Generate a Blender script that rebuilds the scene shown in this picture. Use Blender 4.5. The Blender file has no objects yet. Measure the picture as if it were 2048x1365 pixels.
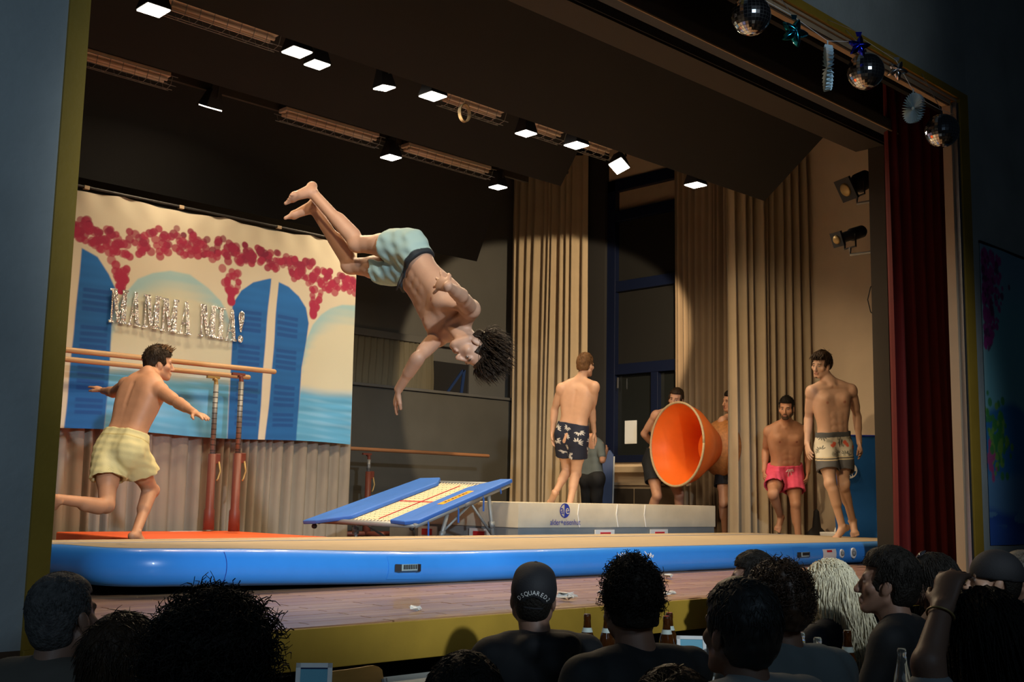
import bpy, math, random
import numpy as np
from mathutils import Vector, Matrix
SC = bpy.context.scene
COL = SC.collection
PI = math.pi

# ---------------------------------------------------------------- camera
RX = np.array((0.71589365, -0.69795303, 0.01891691))     # camera right in world axes
RY = np.array((0.10867314, 0.08462144, -0.99046926))     # camera down
RZ = np.array((0.68970025, 0.71112641, 0.13642869))      # camera forward
EYE = np.array((0.0, 0.0, 0.49))
cd = bpy.data.cameras.new('camera'); cam = bpy.data.objects.new('camera', cd); COL.objects.link(cam)
cd.sensor_width = 36.0; cd.lens = 2300.627 * 36 / 2048; cd.clip_start = 0.05; cd.clip_end = 60
cam.matrix_world = Matrix(((RX[0], -RY[0], -RZ[0], EYE[0]), (RX[1], -RY[1], -RZ[1], EYE[1]),
                           (RX[2], -RY[2], -RZ[2], EYE[2]), (0, 0, 0, 1)))
SC.camera = cam
# ---------------------------------------------------------------- world, lights, exposure
w = bpy.data.worlds.new('dark_hall'); SC.world = w; w.use_nodes = True
w.node_tree.nodes['Background'].inputs[0].default_value = (0.45, 0.6, 0.8, 1)
w.node_tree.nodes['Background'].inputs[1].default_value = 0.004
SC.view_settings.view_transform = 'Standard'; SC.view_settings.look = 'None'
SC.view_settings.exposure = 0.0; SC.view_settings.gamma = 1.0
SC.view_settings.use_curve_mapping = False
def aim(o, src, dst):
    o.location = src
    o.rotation_euler = (Vector(dst) - Vector(src)).to_track_quat('-Z', 'Y').to_euler()
def spot(name, src, dst, power, col, angle, blend=0.4, radius=0.08):
    l = bpy.data.lights.new(name, 'SPOT'); l.energy = power; l.color = col
    l.spot_size = math.radians(angle); l.spot_blend = blend; l.shadow_soft_size = radius
    o = bpy.data.objects.new(name, l); COL.objects.link(o); aim(o, src, dst); return o
def area(name, src, dst, power, col, sx, sy=None, spread=180):
    l = bpy.data.lights.new(name, 'AREA'); l.energy = power; l.color = col
    l.shape = 'RECTANGLE'; l.size = sx; l.size_y = sy or sx; l.spread = math.radians(spread)
    o = bpy.data.objects.new(name, l); COL.objects.link(o); aim(o, src, dst); return o
WARM = (1.0, 0.74, 0.44)
# stage lanterns hung behind the arch header, out of frame above the left half of the opening
spot('header_lantern', (2.1, 4.45, 3.60), (5.2, 8.9, 0.6), 120, WARM, 56, 0.5)
spot('header_lantern', (3.0, 4.45, 3.62), (5.8, 6.2, 0.2), 130, WARM, 80, 0.5)
spot('header_lantern', (4.2, 4.45, 3.62), (10.6, 7.6, 1.0), 620, WARM, 40, 0.5)
# cool profile spots at the back of the hall, focused over the spectators onto the stage front
for tx, an in ((3.4, 20), (5.0, 27), (6.9, 25)): spot('house_profile', (0.5, -4.5, 4.2), (tx, 5.3, 0.85), 1650, (0.78, 0.90, 1.0), an, 0.5, 0.15)
# added weak spot imitating cool spill on the wall and balloons above the arch
spot('spill_fill', (0.5, -4.5, 4.2), (5.9, 3.7, 3.85), 420, (0.78, 0.92, 1.0), 20, 1.0, 0.15)
# added cool fill for the left wall, from the left side of the hall
spot('left_wall_fill', (-2.6, -1.2, 2.6), (0.7, 3.7, 1.35), 170, (0.55, 0.77, 1.0), 62, 1.0, 0.2)
# dim cool house light in the hall, high behind the spectators
area('house_light', (0.5, -2.5, 4.0), (2.6, 3.7, 1.4), 18, (0.52, 0.76, 1.0), 2.4, 0.8, 140)

# ---------------------------------------------------------------- materials
def mat(name, col, rough=0.6, metal=0.0, noise=0.0, nscale=8.0, bump=0.0, bscale=60.0, emit=None, strength=0.0,
        trans=0.0, coat=0.0, sheen=0.0, stretch=(1, 1, 1), attr=None, spec=0.5, sss=0.0, alpha=1.0, ior=1.45):
    m = bpy.data.materials.new(name); m.use_nodes = True
    nt = m.node_tree; b = nt.nodes['Principled BSDF']
    b.inputs['Base Color'].default_value = (*col, 1); b.inputs['Roughness'].default_value = rough
    b.inputs['Metallic'].default_value = metal; b.inputs['Specular IOR Level'].default_value = spec
    b.inputs['IOR'].default_value = ior
    b.inputs['Transmission Weight'].default_value = trans; b.inputs['Coat Weight'].default_value = coat
    b.inputs['Sheen Weight'].default_value = sheen; b.inputs['Alpha'].default_value = alpha
    if sss:
        b.inputs['Subsurface Weight'].default_value = sss
        b.inputs['Subsurface Radius'].default_value = (0.012, 0.005, 0.003); b.inputs['Subsurface Scale'].default_value = 1.0
    if emit:
        b.inputs['Emission Color'].default_value = (*emit, 1); b.inputs['Emission Strength'].default_value = strength
    src = None
    if attr:
        a = nt.nodes.new('ShaderNodeAttribute'); a.attribute_name = attr; src = a.outputs['Color']
    tc = None
    if noise or bump:
        tc = nt.nodes.new('ShaderNodeTexCoord'); mp = nt.nodes.new('ShaderNodeMapping')
        mp.inputs['Scale'].default_value = stretch; nt.links.new(tc.outputs['Object'], mp.inputs['Vector'])
    if noise:
        n = nt.nodes.new('ShaderNodeTexNoise'); n.inputs['Scale'].default_value = nscale; n.inputs['Detail'].default_value = 6
        nt.links.new(mp.outputs['Vector'], n.inputs['Vector'])
        mr = nt.nodes.new('ShaderNodeMapRange'); mr.inputs['From Min'].default_value = 0.25; mr.inputs['From Max'].default_value = 0.75
        mr.inputs['To Min'].default_value = 1 - noise; mr.inputs['To Max'].default_value = 1 + noise
        nt.links.new(n.outputs['Fac'], mr.inputs['Value'])
        mx = nt.nodes.new('ShaderNodeMix'); mx.data_type = 'RGBA'; mx.blend_type = 'MULTIPLY'; mx.inputs['Factor'].default_value = 1
        mx.inputs['A'].default_value = (*col, 1)
        if src: nt.links.new(src, mx.inputs['A'])
        nt.links.new(mr.outputs['Result'], mx.inputs['B']); src = mx.outputs['Result']
    if src: nt.links.new(src, b.inputs['Base Color'])
    if bump:
        n2 = nt.nodes.new('ShaderNodeTexNoise'); n2.inputs['Scale'].default_value = bscale; n2.inputs['Detail'].default_value = 4
        nt.links.new(mp.outputs['Vector'], n2.inputs['Vector'])
        bp = nt.nodes.new('ShaderNodeBump'); bp.inputs['Strength'].default_value = bump; bp.inputs['Distance'].default_value = 0.01
        nt.links.new(n2.outputs['Fac'], bp.inputs['Height']); nt.links.new(bp.outputs['Normal'], b.inputs['Normal'])
    return m
M = {}
M['concrete'] = mat('concrete', (0.36, 0.38, 0.37), 0.85, noise=0.16, nscale=2.2, bump=0.25, bscale=30)
M['ochre'] = mat('ochre_paint', (0.36, 0.215, 0.022), 0.6, noise=0.12, nscale=5, bump=0.1)
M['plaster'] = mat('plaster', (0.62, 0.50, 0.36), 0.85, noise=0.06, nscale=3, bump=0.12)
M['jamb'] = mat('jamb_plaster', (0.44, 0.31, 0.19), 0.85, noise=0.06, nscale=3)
M['stage_wall'] = mat('stage_wall_paint', (0.105, 0.105, 0.10), 0.85, noise=0.08, nscale=2)
M['wall_cloth'] = mat('wall_padding', (0.080, 0.077, 0.066), 0.9, noise=0.12, nscale=2.0, bump=0.3, bscale=5)
M['black'] = mat('black_masking', (0.012, 0.012, 0.013), 0.9)
M['near_black'] = mat('dark_steel', (0.022, 0.022, 0.024), 0.55)
M['beam'] = mat('beam_grey', (0.055, 0.06, 0.07), 0.7)
M['beam_soffit'] = mat('beam_brown', (0.040, 0.032, 0.024), 0.75)
M['panel'] = mat('acoustic_panel', (0.022, 0.0215, 0.022), 0.85, noise=0.08, nscale=1.5)
M['ceiling'] = mat('stage_ceiling', (0.016, 0.015, 0.013), 0.9)
M['floor_hall'] = mat('hall_floor', (0.06, 0.05, 0.045), 0.6)
M['floor_base'] = mat('stage_floor_base', (0.10, 0.055, 0.03), 0.6)
PL = [mat('parquet_%d' % i, c, 0.38, noise=0.25, nscale=3.0, stretch=(1, 12, 1), coat=0.15) for i, c in enumerate(
    [(0.40, 0.215, 0.105), (0.34, 0.17, 0.08), (0.46, 0.26, 0.13), (0.37, 0.19, 0.10)])]
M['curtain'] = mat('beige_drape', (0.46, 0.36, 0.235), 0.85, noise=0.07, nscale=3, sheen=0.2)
M['curtain_shaded'] = mat('shaded_beige_drape', (0.30, 0.215, 0.135), 0.88, noise=0.07, nscale=3, sheen=0.2)  # the beige cloth again, with its shade put into the colour
M['curtain_grey'] = mat('greige_drape', (0.27, 0.235, 0.19), 0.88, noise=0.07, nscale=3)
M['red_velvet'] = mat('red_velvet', (0.10, 0.003, 0.0035), 0.85, noise=0.1)
M['olive_drape'] = mat('olive_drape', (0.14, 0.125, 0.085), 0.9)
M['blue_frame'] = mat('blue_window_frame', (0.003, 0.007, 0.028), 0.45)
M['night_glass'] = mat('night_glass', (0.012, 0.014, 0.014), 0.12, spec=0.6)
M['blind'] = mat('dark_blind', (0.006, 0.006, 0.0055), 0.8)
M['beige'] = mat('beige_paint', (0.40, 0.31, 0.21), 0.75, noise=0.06)
M['white'] = mat('white_matt', (0.78, 0.77, 0.74), 0.6)
M['paper'] = mat('paper', (0.72, 0.74, 0.74), 0.8)
M['silver'] = mat('brushed_aluminium', (0.55, 0.55, 0.57), 0.35, 1.0)
M['steel'] = mat('galvanised_steel', (0.26, 0.26, 0.25), 0.5, 0.5, noise=0.1)
M['grey_tube'] = mat('grey_tube', (0.30, 0.32, 0.32), 0.45, 0.3)
M['mat_tan'] = mat('tumbling_carpet', (0.44, 0.345, 0.225), 0.9, noise=0.07, nscale=3, stretch=(1, 6, 1))
M['mat_blue'] = mat('blue_vinyl', (0.045, 0.31, 0.92), 0.33, noise=0.03, coat=0.2)
M['line_blue'] = mat('blue_line', (0.09, 0.22, 0.50), 0.8)
M['pad_blue'] = mat('blue_pad', (0.040, 0.155, 0.56), 0.5, noise=0.05)
M['crash_blue'] = mat('blue_tarpaulin', (0.018, 0.115, 0.36), 0.36, noise=0.05)
M['navy_board'] = mat('navy_board', (0.012, 0.035, 0.12), 0.5)
M['orange'] = mat('orange_vinyl', (0.88, 0.13, 0.025), 0.5)
M['orange_cone'] = mat('orange_shell', (0.86, 0.17, 0.020), 0.42, noise=0.05)
M['cork'] = mat('cork_rim', (0.50, 0.38, 0.22), 0.8, noise=0.15, nscale=40)
M['amber'] = mat('amber_shell', (0.42, 0.17, 0.05), 0.55, noise=0.25, nscale=30)
M['wood_rail'] = mat('bar_wood', (0.46, 0.275, 0.13), 0.4, noise=0.2, nscale=4, stretch=(0.6, 12, 12))
M['wood_dark'] = mat('dark_bar_wood', (0.33, 0.15, 0.065), 0.45, noise=0.2, nscale=4, stretch=(0.6, 12, 12))
M['oxide'] = mat('oxide_red_paint', (0.16, 0.043, 0.028), 0.45, noise=0.1)
M['cream_vinyl'] = mat('cream_vinyl', (0.66, 0.60, 0.47), 0.5, noise=0.10, nscale=4, bump=0.2, bscale=8)
M['grey_vinyl'] = mat('grey_vinyl', (0.235, 0.25, 0.255), 0.6, noise=0.08)
M['red'] = mat('red_print', (0.62, 0.02, 0.03), 0.5)
M['logo_blue'] = mat('logo_blue', (0.02, 0.045, 0.36), 0.5)
M['bed'] = mat('webbing', (0.72, 0.60, 0.41), 0.8)
M['brass'] = mat('yellow_metal', (0.42, 0.29, 0.11), 0.45, 0.3)
M['tan_tube'] = mat('unlit_tube', (0.66, 0.50, 0.38), 0.5)
M['lamp_face'] = mat('lamp_face', (1, 1, 1), 0.5, emit=(1.0, 0.90, 0.74), strength=26)
M['amber_sticker'] = mat('amber_sticker', (0.85, 0.36, 0.02), 0.5)
M['ink'] = mat('ink', (0.015, 0.013, 0.012), 0.6)
M['rubber'] = mat('black_rubber', (0.02, 0.02, 0.022), 0.7)
M['webbing_grey'] = mat('grey_webbing', (0.30, 0.42, 0.44), 0.7)

# ---------------------------------------------------------------- mesh helpers
WL = {}
def rawmesh(name, V, F, m, smooth=False):
    me = bpy.data.meshes.new(name)
    V = np.asarray(V, np.float32)
    if isinstance(F, np.ndarray):
        n = len(F); k = F.shape[1]
        me.vertices.add(len(V)); me.vertices.foreach_set('co', V.ravel())
        me.loops.add(n * k); me.loops.foreach_set('vertex_index', F.astype(np.int32).ravel())
        me.polygons.add(n); me.polygons.foreach_set('loop_start', np.arange(0, n * k, k, dtype=np.int32))
        me.update(calc_edges=True); me.validate()
    else:
        me.from_pydata([tuple(map(float, p)) for p in V], [], F); me.update()
    if m is not None: me.materials.append(m)
    if smooth: me.polygons.foreach_set('use_smooth', np.ones(len(me.polygons), bool))
    return me
def link(name, V, F, m, parent=None, smooth=False, bevel=0.0, base=None, origin=None):
    V = np.asarray(V, float).reshape(-1, 3)
    if parent is not None: o0 = WL[parent.name]
    elif origin is not None: o0 = np.array(origin, float)
    else: o0 = np.array(((V[:, 0].min() + V[:, 0].max()) / 2, (V[:, 1].min() + V[:, 1].max()) / 2, V[:, 2].min()))
    me = rawmesh(name, V - o0, F, m, smooth)
    o = bpy.data.objects.new(name, me); COL.objects.link(o)
    if parent is not None: o.parent = parent
    else: o.location = o0
    WL[o.name] = o0
    if bevel:
        b = o.modifiers.new('edge', 'BEVEL'); b.width = bevel; b.segments = 2; b.limit_method = 'ANGLE'
    return o
def tag(o, label, cat, group=None):
    o['label'] = label; o['category'] = cat
    if group: o['group'] = group
    return o
def thing(name, label, cat, loc, group=None):
    o = bpy.data.objects.new(name, None); COL.objects.link(o); o.location = loc; o.empty_display_size = 0.05
    WL[o.name] = np.array(loc, float); return tag(o, label, cat, group)
def unit(v):
    v = np.asarray(v, float); return v / (np.linalg.norm(v) + 1e-12)
def frame_of(d):
    d = unit(d); a = np.array((0, 0, 1.0)) if abs(d[2]) < 0.9 else np.array((1.0, 0, 0))
    x = unit(np.cross(a, d)); return x, np.cross(d, x), d
class MB:
    def __init__(s): s.v = []; s.f = []
    def add(s, V, F):
        b = len(s.v); s.v.extend([tuple(p) for p in V]); s.f.extend([tuple(i + b for i in f) for f in F]); return s
    def box(s, x0, x1, y0, y1, z0, z1):
        return s.add([(x0, y0, z0), (x1, y0, z0), (x1, y1, z0), (x0, y1, z0), (x0, y0, z1), (x1, y0, z1), (x1, y1, z1), (x0, y1, z1)],
                     [(0, 3, 2, 1), (4, 5, 6, 7), (0, 1, 5, 4), (1, 2, 6, 5), (2, 3, 7, 6), (3, 0, 4, 7)])
    def obox(s, c, ax, ay, az, hx, hy, hz):
        c = np.array(c, float); ax, ay, az = unit(ax), unit(ay), unit(az)
        P = [c + ax * hx * i + ay * hy * j + az * hz * k for k in (-1, 1) for i, j in ((-1, -1), (1, -1), (1, 1), (-1, 1))]
        return s.add(P, [(0, 3, 2, 1), (4, 5, 6, 7), (0, 1, 5, 4), (1, 2, 6, 5), (2, 3, 7, 6), (3, 0, 4, 7)])
    def hexa(s, P):
        return s.add(P, [(0, 3, 2, 1), (4, 5, 6, 7), (0, 1, 5, 4), (1, 2, 6, 5), (2, 3, 7, 6), (3, 0, 4, 7)])
    def tube(s, pts, r, n=10, cap=True):
        pts = [np.array(p, float) for p in pts]; m = len(pts)
        rs = [r] * m if np.isscalar(r) else list(r)
        x, y, _ = frame_of(pts[1] - pts[0]); V = []
        for i, p in enumerate(pts):
            d = unit(pts[min(i + 1, m - 1)] - pts[max(i - 1, 0)])
            x = unit(x - d * (x @ d)); y = np.cross(d, x)
            for k in range(n):
                a = 2 * PI * k / n; V.append(p + (x * math.cos(a) + y * math.sin(a)) * rs[i])
        F = [(i * n + k, i * n + (k + 1) % n, (i + 1) * n + (k + 1) % n, (i + 1) * n + k) for i in range(m - 1) for k in range(n)]
        if cap: F += [tuple(reversed(range(n))), tuple((m - 1) * n + k for k in range(n))]
        return s.add(V, F)
    def lathe(s, prof, c, axis=(0, 0, 1), n=24):
        x, y, d = frame_of(axis); c = np.array(c, float); V = []; m = len(prof)
        for r, h in prof:
            for k in range(n):
                a = 2 * PI * k / n; V.append(c + d * h + (x * math.cos(a) + y * math.sin(a)) * r)
        F = [(i * n + k, i * n + (k + 1) % n, (i + 1) * n + (k + 1) % n, (i + 1) * n + k) for i in range(m - 1) for k in range(n)]
        F += [tuple(reversed(range(n))), tuple((m - 1) * n + k for k in range(n))]
        return s.add(V, F)
    def grid(s, P):
        P = np.asarray(P, float); a, b = P.shape[:2]
        return s.add(P.reshape(-1, 3), [(i * b + j, (i + 1) * b + j, (i + 1) * b + j + 1, i * b + j + 1) for i in range(a - 1) for j in range(b - 1)])
    def prism(s, poly, o, ax, ay, t):
        """2-D outline laid out along ax, ay from o and given thickness t (towards ax x ay)"""
        o = np.array(o, float); ax = np.array(ax, float); ay = np.array(ay, float); nrm = unit(np.cross(ax, ay)); n = len(poly)
        V = [o + ax * u + ay * v for u, v in poly] + [o + ax * u + ay * v + nrm * t for u, v in poly]
        F = [tuple(reversed(range(n))), tuple(range(n, 2 * n))] + [(i, (i + 1) % n, n + (i + 1) % n, n + i) for i in range(n)]
        return s.add(V, F)
    def build(s, name, m, parent=None, smooth=False, bevel=0.0, origin=None):
        return link(name, s.v, s.f, m, parent, smooth, bevel, origin=origin)
def struct(o, kind='structure'):
    o['kind'] = kind; return o
def text_geo(txt, size):
    c = bpy.data.curves.new('t', 'FONT'); c.body = txt; c.size = size; c.extrude = 0; c.resolution_u = 3
    o = bpy.data.objects.new('t', c); COL.objects.link(o)
    dg = bpy.context.evaluated_depsgraph_get(); me = bpy.data.meshes.new_from_object(o.evaluated_get(dg))
    V = [tuple(v.co) for v in me.vertices]; F = [tuple(p.vertices) for p in me.polygons]
    bpy.data.objects.remove(o); bpy.data.curves.remove(c); bpy.data.meshes.remove(me)
    return np.array(V), F
def text_on(name, txt, size, o, ax, ay, m, parent, squeeze=1.0):
    V, F = text_geo(txt, size); o = np.array(o, float); ax = np.array(ax, float); ay = np.array(ay, float)
    return link(name, [o + ax * p[0] * squeeze + ay * p[1] for p in V], F, m, parent)
rnd = random.Random(7)
# ================================================================ THE SETTING
YA = 3.70                      # face of the arch wall
struct(MB().box(-4, 12.6, -3, 12.8, -1.05, -0.95).build('floor', M['floor_hall']))
struct(MB().box(-4.0, 1.48, YA, YA + 0.18, -0.95, 5.4).build('wall_left', M['concrete']))
struct(MB().box(8.41, 13.0, YA, YA + 0.18, -0.95, 5.4).build('wall_right', M['concrete']))
struct(MB().box(1.48, 8.41, YA, YA + 0.18, 3.635, 5.4).build('wall_header', M['concrete']))
# ochre frame of the arch
struct(MB().box(1.48, 1.55, YA - 0.012, YA + 0.10, -0.16, 3.575).build('trim_1', M['ochre']))
struct(MB().box(1.48, 8.41, YA - 0.012, YA + 0.10, 3.575, 3.635).build('trim_2', M['ochre']))
struct(MB().box(8.27, 8.41, YA - 0.012, YA + 0.10, -0.16, 3.575).build('trim_3', M['ochre']))
# plaster reveal with the aluminium curtain track set into it
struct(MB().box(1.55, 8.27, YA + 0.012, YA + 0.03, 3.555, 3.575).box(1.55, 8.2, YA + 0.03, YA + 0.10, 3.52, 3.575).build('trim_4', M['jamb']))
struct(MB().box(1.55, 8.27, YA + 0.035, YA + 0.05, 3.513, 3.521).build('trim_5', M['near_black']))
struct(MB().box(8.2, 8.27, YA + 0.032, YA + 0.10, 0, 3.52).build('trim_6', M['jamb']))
struct(MB().box(8.222, 8.232, YA - 0.004, YA + 0.033, 0, 3.54).box(8.252, 8.262, YA - 0.004, YA + 0.033, 0, 3.54).build('trim_7', M['silver']))
struct(MB().box(8.232, 8.252, YA + 0.012, YA + 0.033, 0, 3.54).build('trim_8', M['near_black']))
# ochre apron boards and the dark recess under the stage
struct(MB().box(1.48, 4.07, YA - 0.025, YA, -0.155, -0.004).build('trim_9', M['ochre'], bevel=0.003))
struct(MB().box(4.075, 8.41, YA - 0.025, YA, -0.155, -0.004).build('trim_10', M['ochre'], bevel=0.003))
struct(MB().box(-3.9, 12.5, YA + 0.19, YA + 0.30, -0.95, -0.10).build('wall_under_stage', M['black']))
# stage floor, with separate parquet strips on the apron
sf = struct(MB().box(0.6, 12.4, YA, 12.8, -0.10, -0.006).build('floor_stage', M['floor_base']))
plank_mesh = [rawmesh('plank', MB().box(-0.345, 0.345, -0.036, 0.036, -0.006, 0.0).v, MB().box(-0.345, 0.345, -0.036, 0.036, -0.006, 0.0).f, m) for m in PL]
for r in range(22):
    for c in range(13):
        x = 1.56 + 0.35 + c * 0.70 - (0.35 if r % 2 else 0.0); y = YA + 0.04 + r * 0.075
        if x > 8.6: continue
        o = bpy.data.objects.new('plank', rnd.choice(plank_mesh)); COL.objects.link(o); o.parent = sf
        o.location = np.array((x, y, rnd.uniform(-0.0012, 0.0))) - WL[sf.name]
# stage box
struct(MB().box(0.4, 12.5, 12.6, 12.8, 0, 6.0).build('wall_back', M['stage_wall']))
struct(MB().box(0.5, 0.6, YA + 0.2, 12.6, 0, 6.0).build('wall_stage_left', M['stage_wall']))
struct(MB().box(0.4, 12.6, YA + 0.18, 12.8, 5.6, 5.7).build('ceiling', M['ceiling']))
# right side wall with the window opening
wy0, wy1, wz0, wz1 = 9.05, 10.65, 1.02, 5.05
b = MB()
b.box(12.2, 12.35, YA + 0.18, wy0, 0, 5.6).box(12.2, 12.35, wy1, 12.6, 0, 5.6).box(12.2, 12.35, wy0, wy1, 0, wz0).box(12.2, 12.35, wy0, wy1, wz1, 5.6)
struct(b.build('wall_stage_right', M['plaster']))
win = thing('window_1', 'tall dark window', 'window', (12.24, (wy0 + wy1) / 2, wz0)); del win['label'], win['category']; struct(win)
fr = MB(); fw = 0.11
fr.box(12.17, 12.30, wy1 - 0.17, wy1, wz0, wz1).box(12.17, 12.30, wy0, wy0 + fw, wz0, wz1)
fr.box(12.17, 12.30, wy0, wy1, wz1 - 0.17, wz1).box(12.17, 12.30, wy0, wy1, wz0, wz0 + 0.1)
for z in (4.44, 3.42, 2.24): fr.box(12.18, 12.29, wy0, wy1, z, z + 0.15)
fr.box(12.18, 12.29, 9.72, 9.84, wz0, 2.24)
fr.build('window_frame', M['blue_frame'], win, bevel=0.006)
for (y0, y1, z0, z1, m) in ((wy0, wy1, 4.58, wz1 - 0.15, 'beige'), (wy0, wy1, 3.56, 4.45, 'blind'), (wy0, wy1, 2.38, 3.43, 'blind'),
                            (wy0, 9.74, wz0 + 0.08, 2.25, 'night_glass'), (9.82, wy1, wz0 + 0.08, 2.25, 'night_glass')):
    MB().box(12.255, 12.265, y0, y1, z0, z1).build('window_pane', M[m], win)
MB().box(12.155, 12.17, 10.40, 10.42, 2.05, 2.20).build('window_handle', M['silver'], win, bevel=0.003)
# pier left of the window, coloured dark to look unlit, and the low wall below it
struct(MB().box(12.12, 12.2, wy1 - 0.02, 11.12, 0, 5.6).build('trim_11', M['panel']))
struct(MB().box(12.05, 12.2, 9.36, 10.6, 0.88, 0.96).build('trim_12', M['beige'], bevel=0.005))
# back wall: padded lower wall with a ledge, recessed gallery opening above it
struct(MB().box(6.0, 12.2, 12.42, 12.6, 0, 1.96).build('wall_padding', M['wall_cloth'], bevel=0.02))
struct(MB().box(6.0, 12.2, 12.38, 12.6, 1.96, 2.0).build('trim_13', M['stage_wall'], bevel=0.008))
struct(MB().box(6.0, 11.35, 12.50, 12.6, 2.66, 2.76).build('trim_14', M['stage_wall'], bevel=0.008))
struct(MB().box(10.62, 11.28, 12.545, 12.6, 2.0, 2.44).build('trim_15', M['black']))  # black slab standing in for the darkness of the door opening
struct(MB().box(11.28, 11.34, 12.52, 12.6, 2.0, 2.66).build('trim_16', M['stage_wall']))
for (x, dx, c) in ((10.85, 0.30, 'navy_board'), (11.12, 0.05, 'navy_board')):
    struct(MB().hexa([(x, 12.53, 2.0), (x + 0.05, 12.53, 2.0), (x + 0.05, 12.56, 2.0), (x, 12.56, 2.0),
                      (x + dx, 12.53, 2.36), (x + dx + 0.05, 12.53, 2.36), (x + dx + 0.05, 12.56, 2.36), (x + dx, 12.56, 2.36)]).build('trim_17', M[c]))
# inner portal (black legs and border, inner faces coloured brown as if lit) and the border beam in front of it
b = MB().box(0.8, 9.44, 4.90, 5.19, 3.735, 4.6).box(9.40, 9.80, 4.90, 5.06, 0, 4.6)
struct(MB().box(0.8, 9.41, 4.905, 5.19, 3.73, 3.75).build('trim_18', M['beam_soffit']))
struct(MB().box(0.8, 9.41, 4.895, 5.19, 3.75, 4.9).build('wall_portal_header', M['beam']))
struct(MB().box(9.395, 9.41, 4.905, 5.06, 0, 3.76).build('trim_19', M['beam_soffit']))
struct(MB().box(9.41, 10.3, 4.895, 5.06, 0, 4.9).build('wall_portal_leg', M['black']))
struct(MB().box(0.8, 10.2, 4.50, 4.60, 3.62, 3.72).build('trim_20', M['beam']))
struct(MB().box(0.8, 10.2, 4.494, 4.503, 3.616, 3.626).build('trim_21', M['jamb']))  # tan strip standing in for the lit bottom edge of the beam
struct(MB().box(0.8, 12.0, 4.20, 4.24, 3.80, 4.9).build('trim_22', M['black']))
struct(MB().box(10.3, 12.2, 4.88, 4.90, 0, 4.9).build('wall_wing', M['black']))
# tilted acoustic sails over the stage
def sail(n, xr, y0, z0, y1, z1, lab):
    d = unit((0, y1 - y0, z1 - z0)); nn = np.cross((1, 0, 0), d) * 0.035
    P = []
    for k in (0, 1):
        for (x, y, z) in ((1.0, y0, z0), (xr, y0, z0), (xr, y1, z1), (1.0, y1, z1)): P.append(np.array((x, y, z)) + nn * k)
    o = MB().hexa(P).build('acoustic_panel', M['panel']); tag(o, lab, 'panel', 'tilted acoustic ceiling panels'); return o
sail(0, 10.2, 5.35, 4.72, 6.70, 3.685, 'dark grey tilted ceiling panel nearest the arch, largest of the three')
sail(1, 9.2, 8.05, 4.98, 8.74, 4.02, 'dark grey tilted ceiling panel between the two rows of floodlights')
sail(2, 9.95, 10.3, 4.95, 10.95, 3.57, 'dark grey tilted ceiling panel hanging just above the painted banner')

# ================================================================ DRAPES
def drape(name, path, z0, z1, folds, amp, m, seed, res=9, flare=0.25, jag=0.0):
    r = random.Random(seed); P = np.array(path, float); seg = np.linalg.norm(np.diff(P, axis=0), axis=1); T = np.concatenate(([0], np.cumsum(seg)))
    # uneven folds
    ws = np.array([r.uniform(0.55, 1.5) for _ in range(folds)]); edges = np.concatenate(([0], np.cumsum(ws))) / ws.sum()
    amps = [r.uniform(0.55, 1.25) for _ in range(folds)]
    us, off = [], []
    for i in range(folds):
        for k in range(res):
            t = k / res; us.append(edges[i] + (edges[i + 1] - edges[i]) * t); off.append(amps[i] * math.sin(2 * PI * t) * amp + amps[i] * 0.25 * amp * math.sin(4 * PI * t + seed))
    us.append(1.0); off.append(0.0)
    ph = [r.uniform(0, 6.28) for _ in us]; G = []
    for a, zf in enumerate(np.linspace(0, 1, 15)):
        row = []
        for j, u in enumerate(us):
            s = u * T[-1]; k = min(np.searchsorted(T, s, 'right') - 1, len(seg) - 1)
            t = (P[k + 1] - P[k]) / seg[k]; n = np.array((-t[1], t[0])); p = P[k] + t * (s - T[k])
            g = 0.72 + flare * (1 - zf) + 0.08 * math.sin(5 * zf + 9 * u + seed)
            p = p + n * off[j] * g + t * 0.012 * math.sin(7 * u + 4 * zf)
            zz = z0 + (z1 - z0) * zf
            if a == 0: zz += 0.006 * math.sin(40 * u)
            row.append((p[0], p[1], zz))
        G.append(row)
    b = MB().grid(np.array(G)); return b.build(name, m, smooth=True)
tag(drape('curtain', [(12.02, 12.38), (12.02, 10.86)], 0.01, 5.5, 11, 0.10, M['curtain'], 3), 'tall beige curtain left of the window, catching the lamp light', 'curtain', 'beige stage curtains')
tag(drape('curtain', [(12.0, 9.28), (12.0, 8.2)], 0.01, 5.5, 12, 0.07, M['curtain_shaded'], 5), 'beige curtain coloured darker for shade, behind the orange funnel, right of the window', 'curtain', 'beige stage curtains')
tag(drape('curtain', [(11.05, 7.78), (11.4, 7.62), (12.15, 7.42)], 0.01, 5.5, 10, 0.085, M['curtain'], 8), 'tall beige curtain behind the man in pink shorts', 'curtain', 'beige stage curtains')
tag(drape('curtain', [(3.1, 10.10), (7.40, 10.10)], 0.01, 3.14, 34, 0.05, M['curtain_grey'], 11, flare=0.1), 'greige curtain hanging under and behind the painted banner', 'curtain')
tag(drape('gallery_curtain', [(7.6, 12.545), (10.60, 12.545)], 2.01, 2.66, 36, 0.022, M['olive_drape'], 13), 'dim olive curtain in the gallery opening of the back wall', 'curtain')
tag(drape('stage_curtain', [(8.72, 4.52), (9.1, 4.40), (9.9, 4.34)], 0.0, 4.4, 11, 0.075, M['red_velvet'], 17, flare=0.5), 'dark red velvet house curtain drawn to the right side', 'curtain')
# track above the banner curtain
tag(MB().box(2.9, 7.42, 10.06, 10.12, 3.16, 3.20).build('curtain_track', M['near_black']), 'dark curtain track above the banner', 'track')
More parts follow.
